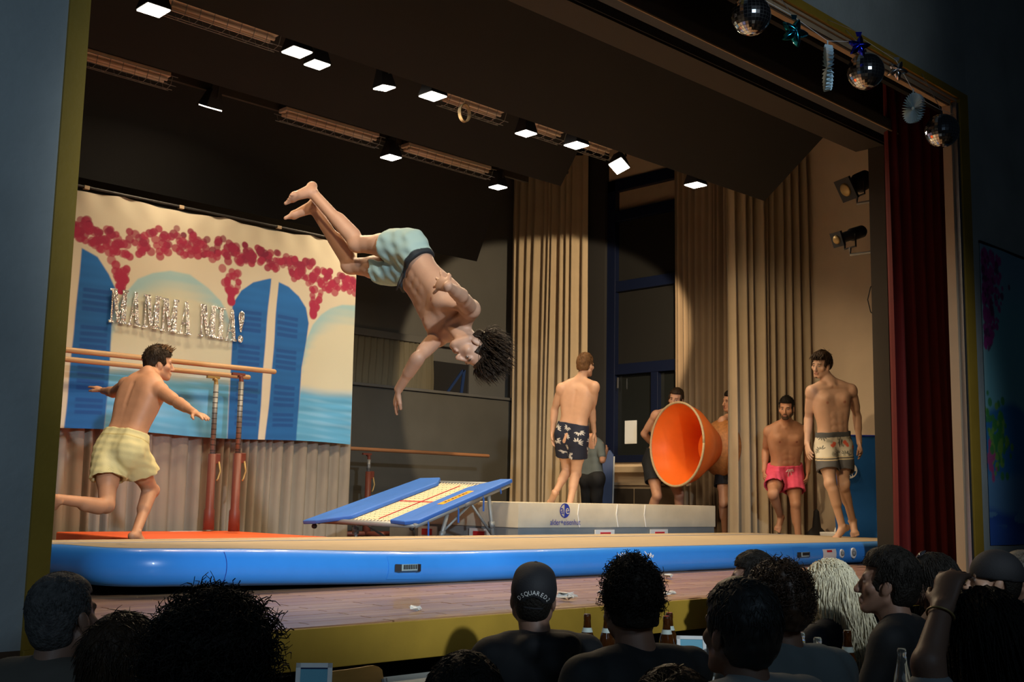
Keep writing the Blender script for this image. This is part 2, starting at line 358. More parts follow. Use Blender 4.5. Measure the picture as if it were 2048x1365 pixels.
# ================================================================ PAINTED BANNER
def smooth(a, b, x): t = np.clip((x - a) / (b - a), 0, 1); return t * t * (3 - 2 * t)
def vcol(me, C):
    at = me.attributes.new('col', 'FLOAT_COLOR', 'POINT'); A = np.ones((len(C), 4), np.float32); A[:, :3] = C; at.data.foreach_set('color', A.ravel())
def sn(P, f, seed, k=5):
    r = np.random.RandomState(seed); o = np.zeros(P.shape[:-1])
    for _ in range(k):
        d = r.normal(size=3); d = d / np.linalg.norm(d) * f * r.uniform(0.6, 1.5); o = o + np.sin(P @ d + r.uniform(0, 6.28))
    return o / k
bx0, bx1, bz0, bz1 = 3.55, 7.325, 1.035, 3.21
st = 0.0075; nx = int((bx1 - bx0) / st); nz = int((bz1 - bz0) / st)
X, Z = np.meshgrid(np.linspace(bx0, bx1, nx), np.linspace(bz0, bz1, nz), indexing='ij')
P3 = np.stack([X, Z, X * 0], -1)
wob = sn(P3, 9, 1) * 0.012
def paint(C, m, col): return C * (1 - m[..., None]) + np.array(col) * m[..., None]
CR = (0.70, 0.655, 0.57)
C = np.ones(X.shape + (3,)) * np.array(CR)
cloth = 1 + 0.05 * sn(P3, 14, 2); brush = sn(P3 * np.array((1, 7, 1)), 9, 4)
def inpoly(poly, soft=0.008):
    """signed distance mask of a polygon"""
    poly = np.array(poly, float); n = len(poly); d = np.full(X.shape, 9.0); ins = np.zeros(X.shape, bool)
    px, pz = X + wob * 0.5, Z + wob * 0.5
    for i in range(n):
        a, b2 = poly[i], poly[(i + 1) % n]; e = b2 - a
        t = np.clip(((px - a[0]) * e[0] + (pz - a[1]) * e[1]) / (e @ e), 0, 1)
        d = np.minimum(d, np.hypot(px - a[0] - e[0] * t, pz - a[1] - e[1] * t))
        c = ((a[1] > pz) != (b2[1] > pz)) & (px < (b2[0] - a[0]) * (pz - a[1]) / (b2[1] - a[1] + 1e-9) + a[0]); ins ^= c
    return smooth(-soft, soft, np.where(ins, d, -d))
SEA = (0.10, 0.37, 0.70); SKY = (0.33, 0.58, 0.72); SHUT = (0.012, 0.135, 0.48); SLAT = (0.006, 0.070, 0.33)
def view_arch(poly, ztop, zsea):
    """one painted window view: pale sky that is bluest along its arch, sea below"""
    global C
    m = inpoly(poly, 0.012)
    edge = smooth(0.30, 0.02, np.abs(ztop - Z - wob * 2)); edge = np.clip(edge + 0.25 * brush * (edge > 0), 0, 1)
    sky = paint(np.ones_like(C) * np.array((0.66, 0.66, 0.56)), edge * 0.9, SKY)
    sea = smooth(zsea + 0.07, zsea - 0.07, Z + wob * 3)
    seac = np.array(SEA) * (1.15 + 0.25 * brush[..., None]) + 0.10 * smooth(-0.2, 0.8, sn(P3 * np.array((1, 5, 1)), 16, 9))[..., None]
    C = C * (1 - m[..., None]) + (sky * (1 - sea[..., None]) + seac * sea[..., None]) * m[..., None]
def arcz(cx, cz, r, sq=1.0): return cz + sq * np.sqrt(np.clip(r * r - (X - cx) ** 2, 0, None))
view_arch([(4.60, 1.0), (4.60, 1.85), (4.61, 2.1), (4.71, 2.30), (4.83, 2.46), (4.98, 2.54), (5.15, 2.585), (5.36, 2.58), (5.56, 2.48), (5.70, 2.37), (5.77, 2.27), (5.84, 2.1), (5.85, 1.0)],
          arcz(5.23, 1.98, 0.62), 1.58)
view_arch([(6.64, 1.0), (6.70, 1.92), (6.72, 2.09), (6.79, 2.26), (6.89, 2.38), (7.0, 2.46), (7.15, 2.52), (7.4, 2.55), (7.4, 1.0)], arcz(7.3, 1.95, 0.60), 1.57)
def shutter(poly, xa, xb, zs):
    global C
    m = inpoly(poly, 0.008); tone = 1 + 0.12 * brush + 0.25 * smooth(2.2, 2.6, Z)
    C = C * (1 - m[..., None]) + (np.array(SHUT)[None, None] * tone[..., None]) * m[..., None]
    for z in zs:
        s = smooth(xa - 0.01, xa + 0.01, X) * smooth(xb + 0.01, xb - 0.01, X) * smooth(0.024, 0.012, np.abs(Z - z - wob)) * m
        C = paint(C, s * 0.75, SLAT)
zs = [z for g in ((2.29, 2.12), (1.95, 1.78), (1.58, 1.40), (1.30, 1.18)) for z in np.arange(g[0], g[1] - 0.01, -0.058)]
shutter([(3.5, 1.0), (3.5, 2.3), (3.75, 2.55), (3.95, 2.64), (4.185, 2.67), (4.17, 1.0)], 3.75, 4.10, zs)
shutter([(4.28, 2.66), (4.43, 2.60), (4.55, 2.46), (4.63, 2.32), (4.61, 2.02), (4.61, 1.6), (4.60, 1.0), (4.24, 1.0), (4.255, 1.6)], 4.32, 4.57, zs)
shutter([(5.83, 2.35), (5.92, 2.50), (6.05, 2.60), (6.24, 2.67), (6.26, 2.67), (6.23, 2.0), (6.20, 1.0), (5.85, 1.0), (5.85, 1.98)], 5.92, 6.17, zs)
shutter([(6.35, 2.65), (6.48, 2.62), (6.61, 2.54), (6.70, 2.43), (6.74, 2.27), (6.72, 2.08), (6.68, 1.8), (6.66, 1.0), (6.28, 1.0), (6.32, 1.64)], 6.36, 6.61, zs)
# blossom: round dabs of berry red
topc = [(3.5, 2.92), (4.18, 2.90), (4.29, 2.97), (4.44, 2.88), (4.73, 2.92), (4.9, 2.98), (5.07, 3.0), (5.2, 3.04), (5.37, 3.03), (5.7, 3.01), (6.08, 2.99), (6.42, 2.97), (6.59, 2.93), (6.8, 2.93), (7.02, 2.87), (7.33, 2.83)]
botc = [(3.5, 2.80), (4.18, 2.77), (4.39, 2.70), (4.51, 2.66), (4.62, 2.62), (4.82, 2.65), (5.0, 2.70), (5.31, 2.76), (5.62, 2.73), (6.0, 2.80), (6.35, 2.77), (6.52, 2.72), (6.69, 2.68), (7.1, 2.61), (7.33, 2.66)]
r = random.Random(21); dabs = []
for _ in range(400):
    x = r.uniform(3.55, 7.33); a = np.interp(x, *zip(*topc)); b2 = np.interp(x, *zip(*botc))
    dabs.append((x, b2 + (a - b2) * r.random() ** 0.9, r.uniform(0.033, 0.047)))
for (xa, za, xb, zb, xc, zc) in ((4.55, 2.63, 4.76, 2.56, 4.67, 2.32), (5.66, 2.72, 5.95, 2.68, 5.82, 2.37), (6.70, 2.70, 6.92, 2.60, 6.79, 2.35)):
    for _ in range(30):
        t = r.random() ** 0.8; u = r.random(); x = xa + (xb - xa) * u; z = za + (zb - za) * u
        dabs.append((x + (xc - x) * t, z + (zc - z) * t, r.uniform(0.032, 0.044)))
for (x, z, q) in dabs:
    i0, i1 = np.searchsorted(X[:, 0], (x - 0.07, x + 0.07)); j0, j1 = np.searchsorted(Z[0], (z - 0.07, z + 0.07))
    if i1 <= i0 or j1 <= j0: continue
    dd = np.hypot(X[i0:i1, j0:j1] - x, Z[i0:i1, j0:j1] - z); s = smooth(q + 0.005, q - 0.005, dd) * r.uniform(0.72, 0.95)
    up = smooth(2.62, 2.98, z) * r.random(); c = np.array((0.40, 0.020, 0.085)) * (1 - up) + np.array((0.19, 0.007, 0.055)) * up
    C[i0:i1, j0:j1] = C[i0:i1, j0:j1] * (1 - s[..., None]) + c * s[..., None]
C = np.clip(C * cloth[..., None] * np.array((0.82, 0.81, 0.74)), 0, 1)
sag = 0.035 * np.abs(np.sin((X - 3.6) * PI / 1.05)) ** 0.7 * smooth(2.6, 3.2, Z)
YY = 10.0 + 0.010 * np.sin(X * 5) * smooth(3.2, 1.0, Z) + 0.006 * sn(P3 * np.array((1, 0.4, 1)), 12, 6) - 0.012 * smooth(3.0, 3.21, Z) * np.sin(X * 21)
V = np.stack([X, YY, Z - sag + 0.012 * np.sin(X * 3) * smooth(1.4, 1.03, Z)], -1).reshape(-1, 3)
ii = np.arange(nx * nz).reshape(nx, nz)
F = np.stack([ii[:-1, :-1], ii[1:, :-1], ii[1:, 1:], ii[:-1, 1:]], -1).reshape(-1, 4)
ban = thing('painted_banner', 'painted cloth backdrop with blue shutters, pink blossom and silver show title', 'banner', (5.4, 10.0, bz0))
bc = link('cloth', V, F, mat('painted_cloth', (1, 1, 1), 0.85, attr='col', bump=0.15, bscale=9), ban, True)
vcol(bc.data, C.reshape(-1, 3))
MB().tube([(bx0, 9.99, 3.222), (bx1, 9.99, 3.222)], 0.012, 8).build('top_batten', M['near_black'], ban)
for x in (4.28, 5.22, 6.32, 7.2): MB().box(x - 0.025, x + 0.025, 9.975, 10.02, 3.20, 3.235).build('clip', M['beige'], ban, bevel=0.004)
# title letters, cut from glitter foil
gl = mat('glitter_foil', (0.60, 0.60, 0.60), 0.22, 1.0)
nt = gl.node_tree; vo = nt.nodes.new('ShaderNodeTexVoronoi'); vo.inputs['Scale'].default_value = 240
tcn = nt.nodes.new('ShaderNodeTexCoord'); nt.links.new(tcn.outputs['Object'], vo.inputs['Vector'])
g2 = nt.nodes.new('ShaderNodeVectorMath'); g2.operation = 'SUBTRACT'; g2.inputs[1].default_value = (0.5, 0.5, 0.5)
nt.links.new(vo.outputs['Color'], g2.inputs[0])
g3 = nt.nodes.new('ShaderNodeVectorMath'); g3.operation = 'SCALE'; g3.inputs['Scale'].default_value = 1.1; nt.links.new(g2.outputs[0], g3.inputs[0])
gg = nt.nodes.new('ShaderNodeNewGeometry'); g4 = nt.nodes.new('ShaderNodeVectorMath'); g4.operation = 'ADD'
nt.links.new(gg.outputs['Normal'], g4.inputs[0]); nt.links.new(g3.outputs[0], g4.inputs[1])
g5 = nt.nodes.new('ShaderNodeVectorMath'); g5.operation = 'NORMALIZE'; nt.links.new(g4.outputs[0], g5.inputs[0])
nt.links.new(g5.outputs[0], nt.nodes['Principled BSDF'].inputs['Normal'])
def quad(b, o, w, h, pts): b.prism([(u * w, v * h) for u, v in pts], o, (1, 0, 0), (0, 0, 1), 0.006)
GL = {'M': [[(0.10, 0.06), (0.20, 0.06), (0.20, 0.94), (0.10, 0.94)], [(0, 0), (0.30, 0), (0.30, 0.07), (0, 0.07)], [(0, 0.93), (0.26, 0.93), (0.26, 1), (0, 1)],
            [(0.10, 1.0), (0.38, 1.0), (0.58, 0.10), (0.46, 0.02)], [(0.50, 0.10), (0.57, 0.06), (0.80, 0.95), (0.72, 0.98)],
            [(0.68, 0.06), (0.92, 0.06), (0.92, 0.94), (0.68, 0.94)], [(0.58, 0), (1.0, 0), (1.0, 0.07), (0.58, 0.07)], [(0.66, 0.93), (1.0, 0.93), (1.0, 1), (0.66, 1)]],
      'A': [[(0.12, 0.06), (0.20, 0.06), (0.50, 0.97), (0.42, 0.97)], [(0, 0), (0.34, 0), (0.34, 0.07), (0, 0.07)], [(0.60, 0.06), (0.90, 0.06), (0.62, 1.0), (0.36, 1.0)],
            [(0.50, 0), (1.0, 0), (1.0, 0.07), (0.50, 0.07)], [(0.22, 0.30), (0.72, 0.30), (0.72, 0.37), (0.22, 0.37)]],
      'I': [[(0.25, 0.06), (0.75, 0.06), (0.75, 0.94), (0.25, 0.94)], [(0, 0), (1, 0), (1, 0.07), (0, 0.07)], [(0, 0.93), (1, 0.93), (1, 1), (0, 1)]],
      '!': [[(0.42, 0.33), (0.60, 0.33), (0.95, 0.80), (0.90, 0.93), (0.70, 1.0), (0.40, 1.0), (0.15, 0.93), (0.08, 0.80)],
            [(0.5 + 0.38 * math.cos(a), 0.12 + 0.12 * math.sin(a)) for a in np.linspace(0, 2 * PI, 14)[:-1]]]}
for ch, x0, x1, zb in (('M', 4.56, 4.735, 2.015), ('A', 4.745, 4.87, 2.01), ('M', 4.885, 5.06, 2.005), ('M', 5.07, 5.245, 1.995), ('A', 5.255, 5.39, 1.99),
                       ('M', 5.465, 5.65, 1.99), ('I', 5.66, 5.745, 1.985), ('A', 5.755, 5.885, 1.98), ('!', 5.885, 5.965, 1.975)):
    b = MB()
    for k, p in enumerate(GL[ch]): quad(b, (x0, 9.975 - 0.0008 * k, zb), x1 - x0, 0.315, p)
    b.build('letter', gl, ban)

# ================================================================ LAMPS
def floodlight(x, y, z, lab, s=0.080, tilt=(0, 0), power=40, pal=0):
    t = thing('floodlight', lab, 'stage light', (x, y, z), 'square floodlights over the stage')
    dn = unit((tilt[0], tilt[1], -1)); ax = unit(np.cross((0, 1, 0), dn)); ay = np.cross(dn, ax); c = np.array((x, y, z))
    P = [c - dn * 0.17 + ax * i * s * 0.6 + ay * j * s * 0.6 for i, j in ((-1, -1), (1, -1), (1, 1), (-1, 1))] + \
        [c + ax * i * s * 1.12 + ay * j * s * 1.12 for i, j in ((-1, -1), (1, -1), (1, 1), (-1, 1))]
    MB().hexa(P).build('housing', M['near_black'], t, bevel=0.004)
    MB().obox(c + dn * 0.004, ax, ay, dn, s, s, 0.004).build('lamp_face', M['lamp_face'], t)
    MB().tube([c - dn * 0.10 + ay * s * 1.1, c - dn * 0.22 + ay * s * 0.9, c - dn * 0.22 - ay * s * 0.9, c - dn * 0.10 - ay * s * 1.1], 0.009, 6).build('yoke', M['near_black'], t)
    MB().tube([c - dn * 0.22, (x, y, z + 0.42)], 0.012, 6).build('hanger', M['near_black'], t)
    l = bpy.data.lights.new('flood_beam', 'AREA'); l.shape = 'SQUARE'; l.size = s * 1.9; l.energy = power; l.color = (1.0, 0.75, 0.46); l.spread = math.radians(150)
    o = bpy.data.objects.new('flood_beam', l); COL.objects.link(o); o.parent = t
    o.location = dn * 0.014; o.rotation_euler = Vector(dn).to_track_quat('-Z', 'Y').to_euler()
    return t
FL = 22
floodlight(3.37, 7.0, 3.71, 'square floodlight at the top left corner of the stage, lit', power=FL)
floodlight(4.51, 7.0, 3.75, 'lit floodlight, left and higher one of the close pair', power=FL)
floodlight(4.86, 7.25, 3.82, 'lit floodlight, right and lower one of the close pair', 0.072, power=FL)
floodlight(5.52, 7.25, 3.81, 'lit floodlight above the diving man, left of the hanging cable ring', 0.064, (0.12, 0), power=FL)
floodlight(5.83, 7.0, 3.76, 'lit floodlight right beside the hanging cable ring', power=FL)
floodlight(7.16, 7.25, 3.82, 'lit floodlight above the left edge of the tall lit curtain', 0.070, power=FL)
floodlight(7.57, 7.0, 3.75, 'lit floodlight above the right edge of the tall lit curtain', power=FL)
o = spot('flood_beam', (9.39, 7.0, 3.69), (12.0, 11.75, 2.2), 800, (1.0, 0.75, 0.46), 46, 0.12, 0.05)  # extra beam added at the rightmost floodlight to brighten the tall curtain
floodlight(8.47, 7.25, 3.80, 'lit floodlight turned sideways, above the dark window', 0.074, (-0.55, -0.45), power=FL)
floodlight(9.39, 7.0, 3.75, 'lit floodlight furthest right, above the shaded curtain', power=FL)
floodlight(5.09, 9.3, 4.02, 'lit floodlight of the rear row, above the banner blossom', 0.078, (0, 0.40), power=FL * 0.8)
floodlight(7.2, 9.3, 4.02, 'lit floodlight of the rear row, between two caged tube lights', 0.078, power=FL * 1.4)
floodlight(8.75, 9.3, 4.02, 'lit floodlight of the rear row, furthest right beside the tall curtain', 0.074, power=FL * 1.4)
def cage_light(x0, x1, y, z, lab):
    t = thing('tube_light', lab, 'light fitting', ((x0 + x1) / 2, y, z), 'unlit caged tube lights')
    MB().box(x0, x1, y - 0.07, y + 0.07, z + 0.035, z + 0.075).build('reflector', M['tan_tube'], t, bevel=0.006)
    for dy in (-0.035, 0.035): MB().tube([(x0 + 0.02, y + dy, z + 0.012), (x1 - 0.02, y + dy, z + 0.012)], 0.016, 10).build('tube', M['tan_tube'], t, True)
    b = MB()
    for dy, dz in ((-0.10, 0.03), (-0.07, -0.045), (0.0, -0.06), (0.07, -0.045), (0.10, 0.03)): b.tube([(x0 - 0.03, y + dy, z + dz), (x1 + 0.05, y + dy, z + dz)], 0.0035, 5)
    n = max(2, int((x1 - x0) / 0.11))
    for k in range(n + 1):
        x = x0 + (x1 - x0) * k / n; b.tube([(x, y - 0.10, z + 0.03), (x, y - 0.07, z - 0.045), (x, y, z - 0.06), (x, y + 0.07, z - 0.045), (x, y + 0.10, z + 0.03)], 0.003, 4)
    b.build('wire_cage', M['steel'], t)
    MB().box(x0, x1, y - 0.03, y + 0.03, z + 0.075, z + 0.30).build('mount', M['near_black'], t)
for x0, x1, lab in ((3.5, 4.36, 'caged tube light between the first two floodlights of the front row'), (6.02, 6.66, 'caged tube light behind the hanging cable ring'),
                    (7.06, 7.42, 'short visible caged tube light above the left part of the tall curtain'), (7.76, 8.1, 'caged tube light above the right part of the tall curtain')):
    cage_light(x0 * 1.0734, x1 * 1.0734, 7.60, 4.043, lab)
for x0, x1, lab in ((3.5, 4.65, 'caged tube light of the rear row, furthest left'), (5.86, 6.99, 'caged tube light of the rear row, above the feet of the diving man'),
                    (7.38, 8.58, 'caged tube light of the rear row, furthest right')):
    cage_light(x0, x1, 9.3, 4.14, lab)
struct(MB().box(1.0, 9.3, 9.36, 9.40, 4.20, 4.62).build('trim_23', M['beam_soffit']))
struct(MB().box(1.0, 9.6, 7.56, 7.64, 4.34, 5.6).build('trim_24', M['ceiling']))
for y_, z_, lab in ((7.0, 4.15, 'black lighting bar carrying the front row of floodlights'), (7.25, 4.22, 'black lighting bar carrying the small front floodlights'), (9.3, 4.44, 'black lighting bar carrying the rear row of floodlights')):
    t = thing('lighting_bar', lab, 'lighting bar', (6.2, y_, z_)); MB().tube([(2.8, y_, z_), (9.9, y_, z_)], 0.024, 10).build('pipe', M['near_black'], t, True)
    for x in (3.0, 6.3, 9.7): MB().tube([(x, y_, z_), (x, y_, 5.6)], 0.006, 6).build('suspension', M['near_black'], t)
b = MB()
for k in range(3): b.tube([(6.17 + 0.055 * math.cos(a), 7.0 - 0.012 * k, 3.70 + 0.075 * math.sin(a)) for a in np.linspace(0, 2 * PI, 25)], 0.0065, 6)
b.tube([(6.17, 6.99, 3.775), (6.16, 7.0, 4.14)], 0.004, 5)
tag(b.build('cable_ring', M['cork'], smooth=True), 'small coil of pale cable hanging below the front lamp row', 'cable')
def profile_spot(c, d, lab, L=0.30, r0=0.07):
    c = np.array(c, float); d = unit(d); t = thing('stage_spotlight', lab, 'stage light', tuple(c), 'black spotlights on the portal')
    MB().lathe([(r0 * 0.75, -L * 0.5), (r0 * 0.95, -L * 0.45), (r0, -0.02), (r0 * 0.8, 0.0), (r0 * 0.78, L * 0.42)], c, d, 20).build('barrel', M['near_black'], t, True)
    x, y, _ = frame_of(d)
    MB().obox(c + d * L * 0.45, x, y, d, r0 * 1.15, r0 * 1.15, 0.012).build('gel_frame', M['near_black'], t)
    MB().lathe([(0.01, 0), (r0 * 0.72, 0.002), (r0 * 0.60, 0.016), (0.01, 0.024)], c + d * (L * 0.45 + 0.010), d, 20).build('lens', M['brass'], t, True)
    MB().tube([c + x * r0 * 1.15, c + x * r0 * 1.2 + (0, 0, -0.12), c - x * r0 * 1.2 + (0, 0, -0.12), c - x * r0 * 1.15], 0.010, 6).build('yoke', M['near_black'], t)
    MB().tube([c + np.array((0, 0, -0.12)), c + np.array((0, 0, -0.19)), (c[0] + 0.02, 5.05, c[2] - 0.19)], 0.014, 8).build('clamp', M['steel'], t)
    return t
profile_spot((9.72, 5.36, 3.52), (-0.70, 0.30, -0.42), 'black square nosed spotlight, upper one beside the dark portal', 0.30, 0.095)
profile_spot((9.70, 5.43, 3.03), (-0.75, 0.25, -0.30), 'black barrel spotlight with bright lens, lower one beside the dark portal', 0.36, 0.062)
tag(MB().tube([(9.48, 5.06, 2.50), (9.42, 5.08, 2.45), (9.38, 5.09, 2.33), (9.41, 5.08, 2.22), (9.48, 5.06, 2.18)], 0.005, 5).build('cable', M['rubber']), 'thin black cable loop hanging on the portal edge', 'cable')

# ================================================================ AIR TUMBLING TRACK
at_ = thing('air_track', 'long blue inflatable tumbling track with tan top along the stage front', 'tumbling mat', (6.6, 6.25, 0.0))
TX0, TX1, TY0, TY1, TH = 2.42, 10.72, 5.10, 7.36, 0.18
def lift(x, y=TY0): return 0.045 * smooth(4.6, 2.6, np.asarray(x, float)) * smooth(6.9, 5.6, np.asarray(y, float))
def outline(inset, n=10, rc=0.34):
    x0, x1, y0, y1 = TX0 + inset, TX1 - inset, TY0 + inset, TY1 - inset; r_ = max(rc - inset, 0.04); pts = []
    for cx, cy, a0 in ((x1 - r_, y0 + r_, -PI / 2), (x1 - r_, y1 - r_, 0), (x0 + r_, y1 - r_, PI / 2), (x0 + r_, y0 + r_, PI)):
        for k in range(n): a = a0 + PI / 2 * k / (n - 1); pts.append((cx + r_ * math.cos(a), cy + r_ * math.sin(a)))
    out = []
    for i in range(len(pts)):
        a, b2 = np.array(pts[i]), np.array(pts[(i + 1) % len(pts)]); m = max(1, int(np.linalg.norm(b2 - a) / 0.35))
        for k in range(m): out.append(a + (b2 - a) * k / m)
    return np.array(out)
rings = []
for k in range(13):
    a = -PI / 2 + PI * k / 12; ins = 0.075 * (1 - math.cos(a)) ; rings.append((ins, TH / 2 + TH / 2 * math.sin(a)))
OL = [outline(i) for i, _ in rings]; n = min(len(o) for o in OL)
base = outline(0.0); V = []; nn = len(base)
cen = np.array(((TX0 + TX1) / 2, (TY0 + TY1) / 2))
def shrink(p, ins):
    q = np.array(p); x0, x1, y0, y1 = TX0 + 0.34, TX1 - 0.34, TY0 + 0.34, TY1 - 0.34
    c = np.array((min(max(q[0], x0), x1), min(max(q[1], y0), y1))); d = q - c; L = np.linalg.norm(d); return c + d * (L - ins) / L
for ins, z in rings:
    for p in base: q = shrink(p, ins); V.append((q[0], q[1], z + float(lift(q[0], q[1]))))
F = [(i * nn + k, i * nn + (k + 1) % nn, (i + 1) * nn + (k + 1) % nn, (i + 1) * nn + k) for i in range(len(rings) - 1) for k in range(nn)] + [tuple(reversed(range(nn)))]
link('side_wall', V, F, M['mat_blue'], at_, True)
top = [shrink(p, 0.078) for p in base]
gx = np.linspace(TX0 + 0.08, TX1 - 0.08, 60)
V = []; F = []
ring0 = [(p[0], p[1], TH + 0.001 + float(lift(p[0], p[1]))) for p in top]; ring1 = [(shrink(p, 0.30)[0], shrink(p, 0.30)[1], TH + 0.004 + float(lift(p[0], p[1]))) for p in base]
V = ring0 + ring1; F = [(k, (k + 1) % nn, nn + (k + 1) % nn, nn + k) for k in range(nn)]
# inner deck as cross strips between matching long sides
xs = np.linspace(TX0 + 0.30, TX1 - 0.30, 40); ys = np.linspace(TY0 + 0.30, TY1 - 0.30, 8)
G = np.array([[(x, y, TH + 0.0035 + float(lift(x, y))) for y in ys] for x in xs])
b = MB(); b.add(V, F); b.grid(G); b.build('top_surface', M['mat_tan'], at_, True)
def deck_line(y, w_):
    b = MB(); b.grid(np.array([[(x, y + s_, TH + 0.0055 + float(lift(x, y))) for s_ in (-w_, w_)] for x in np.linspace(TX0 + 0.2, TX1 - 0.2, 40)])); b.build('marking_line', M['line_blue'], at_)
deck_line(6.72, 0.02)
def on_side(x, z): # point on the bulged front side
    return (x, TY0 + 0.075 * (1 - math.sqrt(max(0, 1 - ((z - TH / 2) / (TH / 2)) ** 2))), z + float(lift(x)))
def strip(x0, x1, zs, off):
    return np.array([[np.array(on_side(x, z)) - (0, off, 0) for z in zs] for x in np.linspace(x0, x1, 9)])
def carry_handle(x, s=1.0):
    MB().grid(strip(x - 0.13 * s, x + 0.11 * s, np.linspace(0.03, 0.155, 7), 0.003)).build('handle_patch', M['mat_blue'], at_, True)
    h = MB()
    P = [np.array(on_side(x - 0.085 * s, 0.095)) - (0, 0.006, 0), np.array(on_side(x - 0.05 * s, 0.098)) - (0, 0.030, 0), np.array(on_side(x + 0.05 * s, 0.100)) - (0, 0.032, 0), np.array(on_side(x + 0.085 * s, 0.10)) - (0, 0.006, 0)]
    h.grid(np.array([[p + (0, 0, dz) for dz in (-0.02, 0.016)] for p in P])); hd = h.build('carry_handle', M['webbing_grey'], at_)
    b = MB()
    for e in (-0.075, 0.075): b.grid(np.array([[np.array(on_side(x + (e + k) * s, 0.096)) - (0, 0.012 if abs(e + k) > 0.07 else 0.026, 0) + (0, 0, dz) for dz in (-0.022, 0.018)] for k in (-0.018, 0.018)]))
    for k in range(8): xx = x + (-0.045 + 0.0125 * k) * s; b.box(xx - 0.0025, xx + 0.0025, TY0 - 0.036, TY0 - 0.030, 0.088 + float(lift(x)), 0.112 + float(lift(x)))
    b.build('handle_grip', M['rubber'], at_)['kind'] = 'stuff'
carry_handle(4.16); carry_handle(8.25)
MB().grid(strip(8.56, 8.77, np.linspace(0.055, 0.13, 5), 0.004)).build('maker_label', M['white'], at_, True)
MB().grid(strip(8.62, 8.70, np.linspace(0.105, 0.122, 3), 0.006)).build('label_print', M['red'], at_)
for x in (8.86, 9.05):
    p = np.array(on_side(x, 0.09)); rr = 0.036 if x < 9 else 0.045
    MB().lathe([(rr, 0), (rr, 0.012), (rr * 0.75, 0.014), (rr * 0.72, 0.008), (rr * 0.35, 0.008)], p + (0, 0.006, 0), (0, -1, 0), 20).build('air_valve', M['white'], at_, True)
    MB().lathe([(rr * 0.5, 0), (rr * 0.5, 0.010), (rr * 0.2, 0.018)], p - (0, 0.004, 0), (0, -1, 0), 14).build('valve_cap', M['grey_vinyl'], at_, True)
# white script lettering, of which only the upper strokes show
b = MB()
for (x0, z0, x1, z1) in ((5.98, 0.145, 6.005, 0.118), (6.005, 0.118, 6.02, 0.142), (6.03, 0.146, 6.045, 0.12), (6.05, 0.146, 6.07, 0.12), (6.085, 0.147, 6.115, 0.125), (6.12, 0.138, 6.13, 0.122),
                         (6.17, 0.14, 6.18, 0.125), (6.215, 0.14, 6.23, 0.122), (6.275, 0.152, 6.295, 0.118), (6.295, 0.118, 6.305, 0.136), (6.305, 0.136, 6.315, 0.112), (6.315, 0.112, 6.33, 0.14), (6.33, 0.14, 6.337, 0.110), (6.337, 0.110, 6.352, 0.126)):
    b.tube([np.array(on_side(x0, z0)) - (0, 0.002, 0), np.array(on_side(x1, z1)) - (0, 0.002, 0)], 0.004, 5)
b.build('script_print', M['white'], at_)['kind'] = 'stuff'
# seam round the left end
MB().tube([np.array(on_side(3.02, z)) - (0, 0.001, 0) for z in np.linspace(0.02, 0.165, 9)], 0.002, 4).build('seam', M['logo_blue'], at_)

# ================================================================ GYM EQUIPMENT
om = thing('gym_mat', 'thin bright orange gym mat lying under the parallel bars', 'mat', (5.2, 8.9, 0))
MB().box(4.18, 5.86, 7.70, 9.88, 0.004, 0.14).build('mat_body', M['orange'], om, bevel=0.012)
MB().box(5.2, 5.55, 9.80, 9.84, 0.139, 0.142).build('label_print', M['white'], om)
def bars(lab, x0, x1, ya, yb, zr, posts, mw, base=True, collar=0.86, z0=0.0):
    t = thing('parallel_bars', lab, 'parallel bars', ((x0 + x1) / 2, ya, z0))
    for y in ((ya, yb) if yb else (ya,)):
        e = 0.025 if y == ya else 0
        MB().tube([(x0, y, zr + e), (x0 + 0.012, y, zr + e), (x1 - 0.012, y, zr + e), (x1, y, zr + e)], [0.018, 0.024, 0.024, 0.018], 14).build('rail', mw, t, True)
        for x in posts:
            MB().tube([(x, y, z0 + 0.02), (x, y, z0 + 0.20), (x, y, z0 + 0.22), (x, y, collar)], [0.052, 0.050, 0.040, 0.038], 14).build('post', M['oxide'], t, True)
            MB().tube([(x, y, collar - 0.02), (x, y, zr - 0.10)], 0.024, 12).build('inner_tube', M['steel'], t, True)
            b = MB()
            for k in range(int((zr - 0.14 - collar) / 0.05)): zz = collar + 0.03 + 0.05 * k; b.tube([(x, y, zz), (x, y, zz + 0.005)], 0.0255, 12)
            b.build('height_marks', M['near_black'], t)['kind'] = 'stuff'
            MB().tube([(x, y, zr - 0.10), (x - 0.005, y, zr - 0.055), (x - 0.03, y, zr - 0.045)], 0.021, 10).box(x - 0.10, x + 0.03, y - 0.016, y + 0.016, zr - 0.045, zr - 0.022).build('rail_bracket', M['brass'] if y != ya else M['oxide'], t)
            MB().box(x + 0.02, x + 0.075, y - 0.025, y + 0.025, collar - 0.09, collar + 0.005).build('clamp', M['oxide'], t, bevel=0.006)
            MB().tube([(x + 0.06, y - 0.02, collar - 0.07), (x + 0.075, y - 0.03, collar - 0.16), (x + 0.055, y - 0.03, collar - 0.23), (x + 0.04, y - 0.03, collar - 0.25)], 0.009, 8).build('lever', M['brass'], t, True)
    if base:
        b = MB()
        for y in (ya, yb): b.tube([(posts[0] - 0.2, y, z0 + 0.035), (posts[-1] + 0.25, y, z0 + 0.035)], 0.030, 10)
        for x in posts: b.tube([(x, ya - 0.1, z0 + 0.035), (x, yb + 0.1, z0 + 0.035)], 0.030, 10)
        b.build('base_frame', M['oxide'], t, True)
    return t
bars('parallel bars with pale wooden rails in front of the painted banner', 2.45, 5.92, 9.30, 9.75, 1.615, (3.0, 5.56), M['wood_rail'], base=False, z0=0.135)
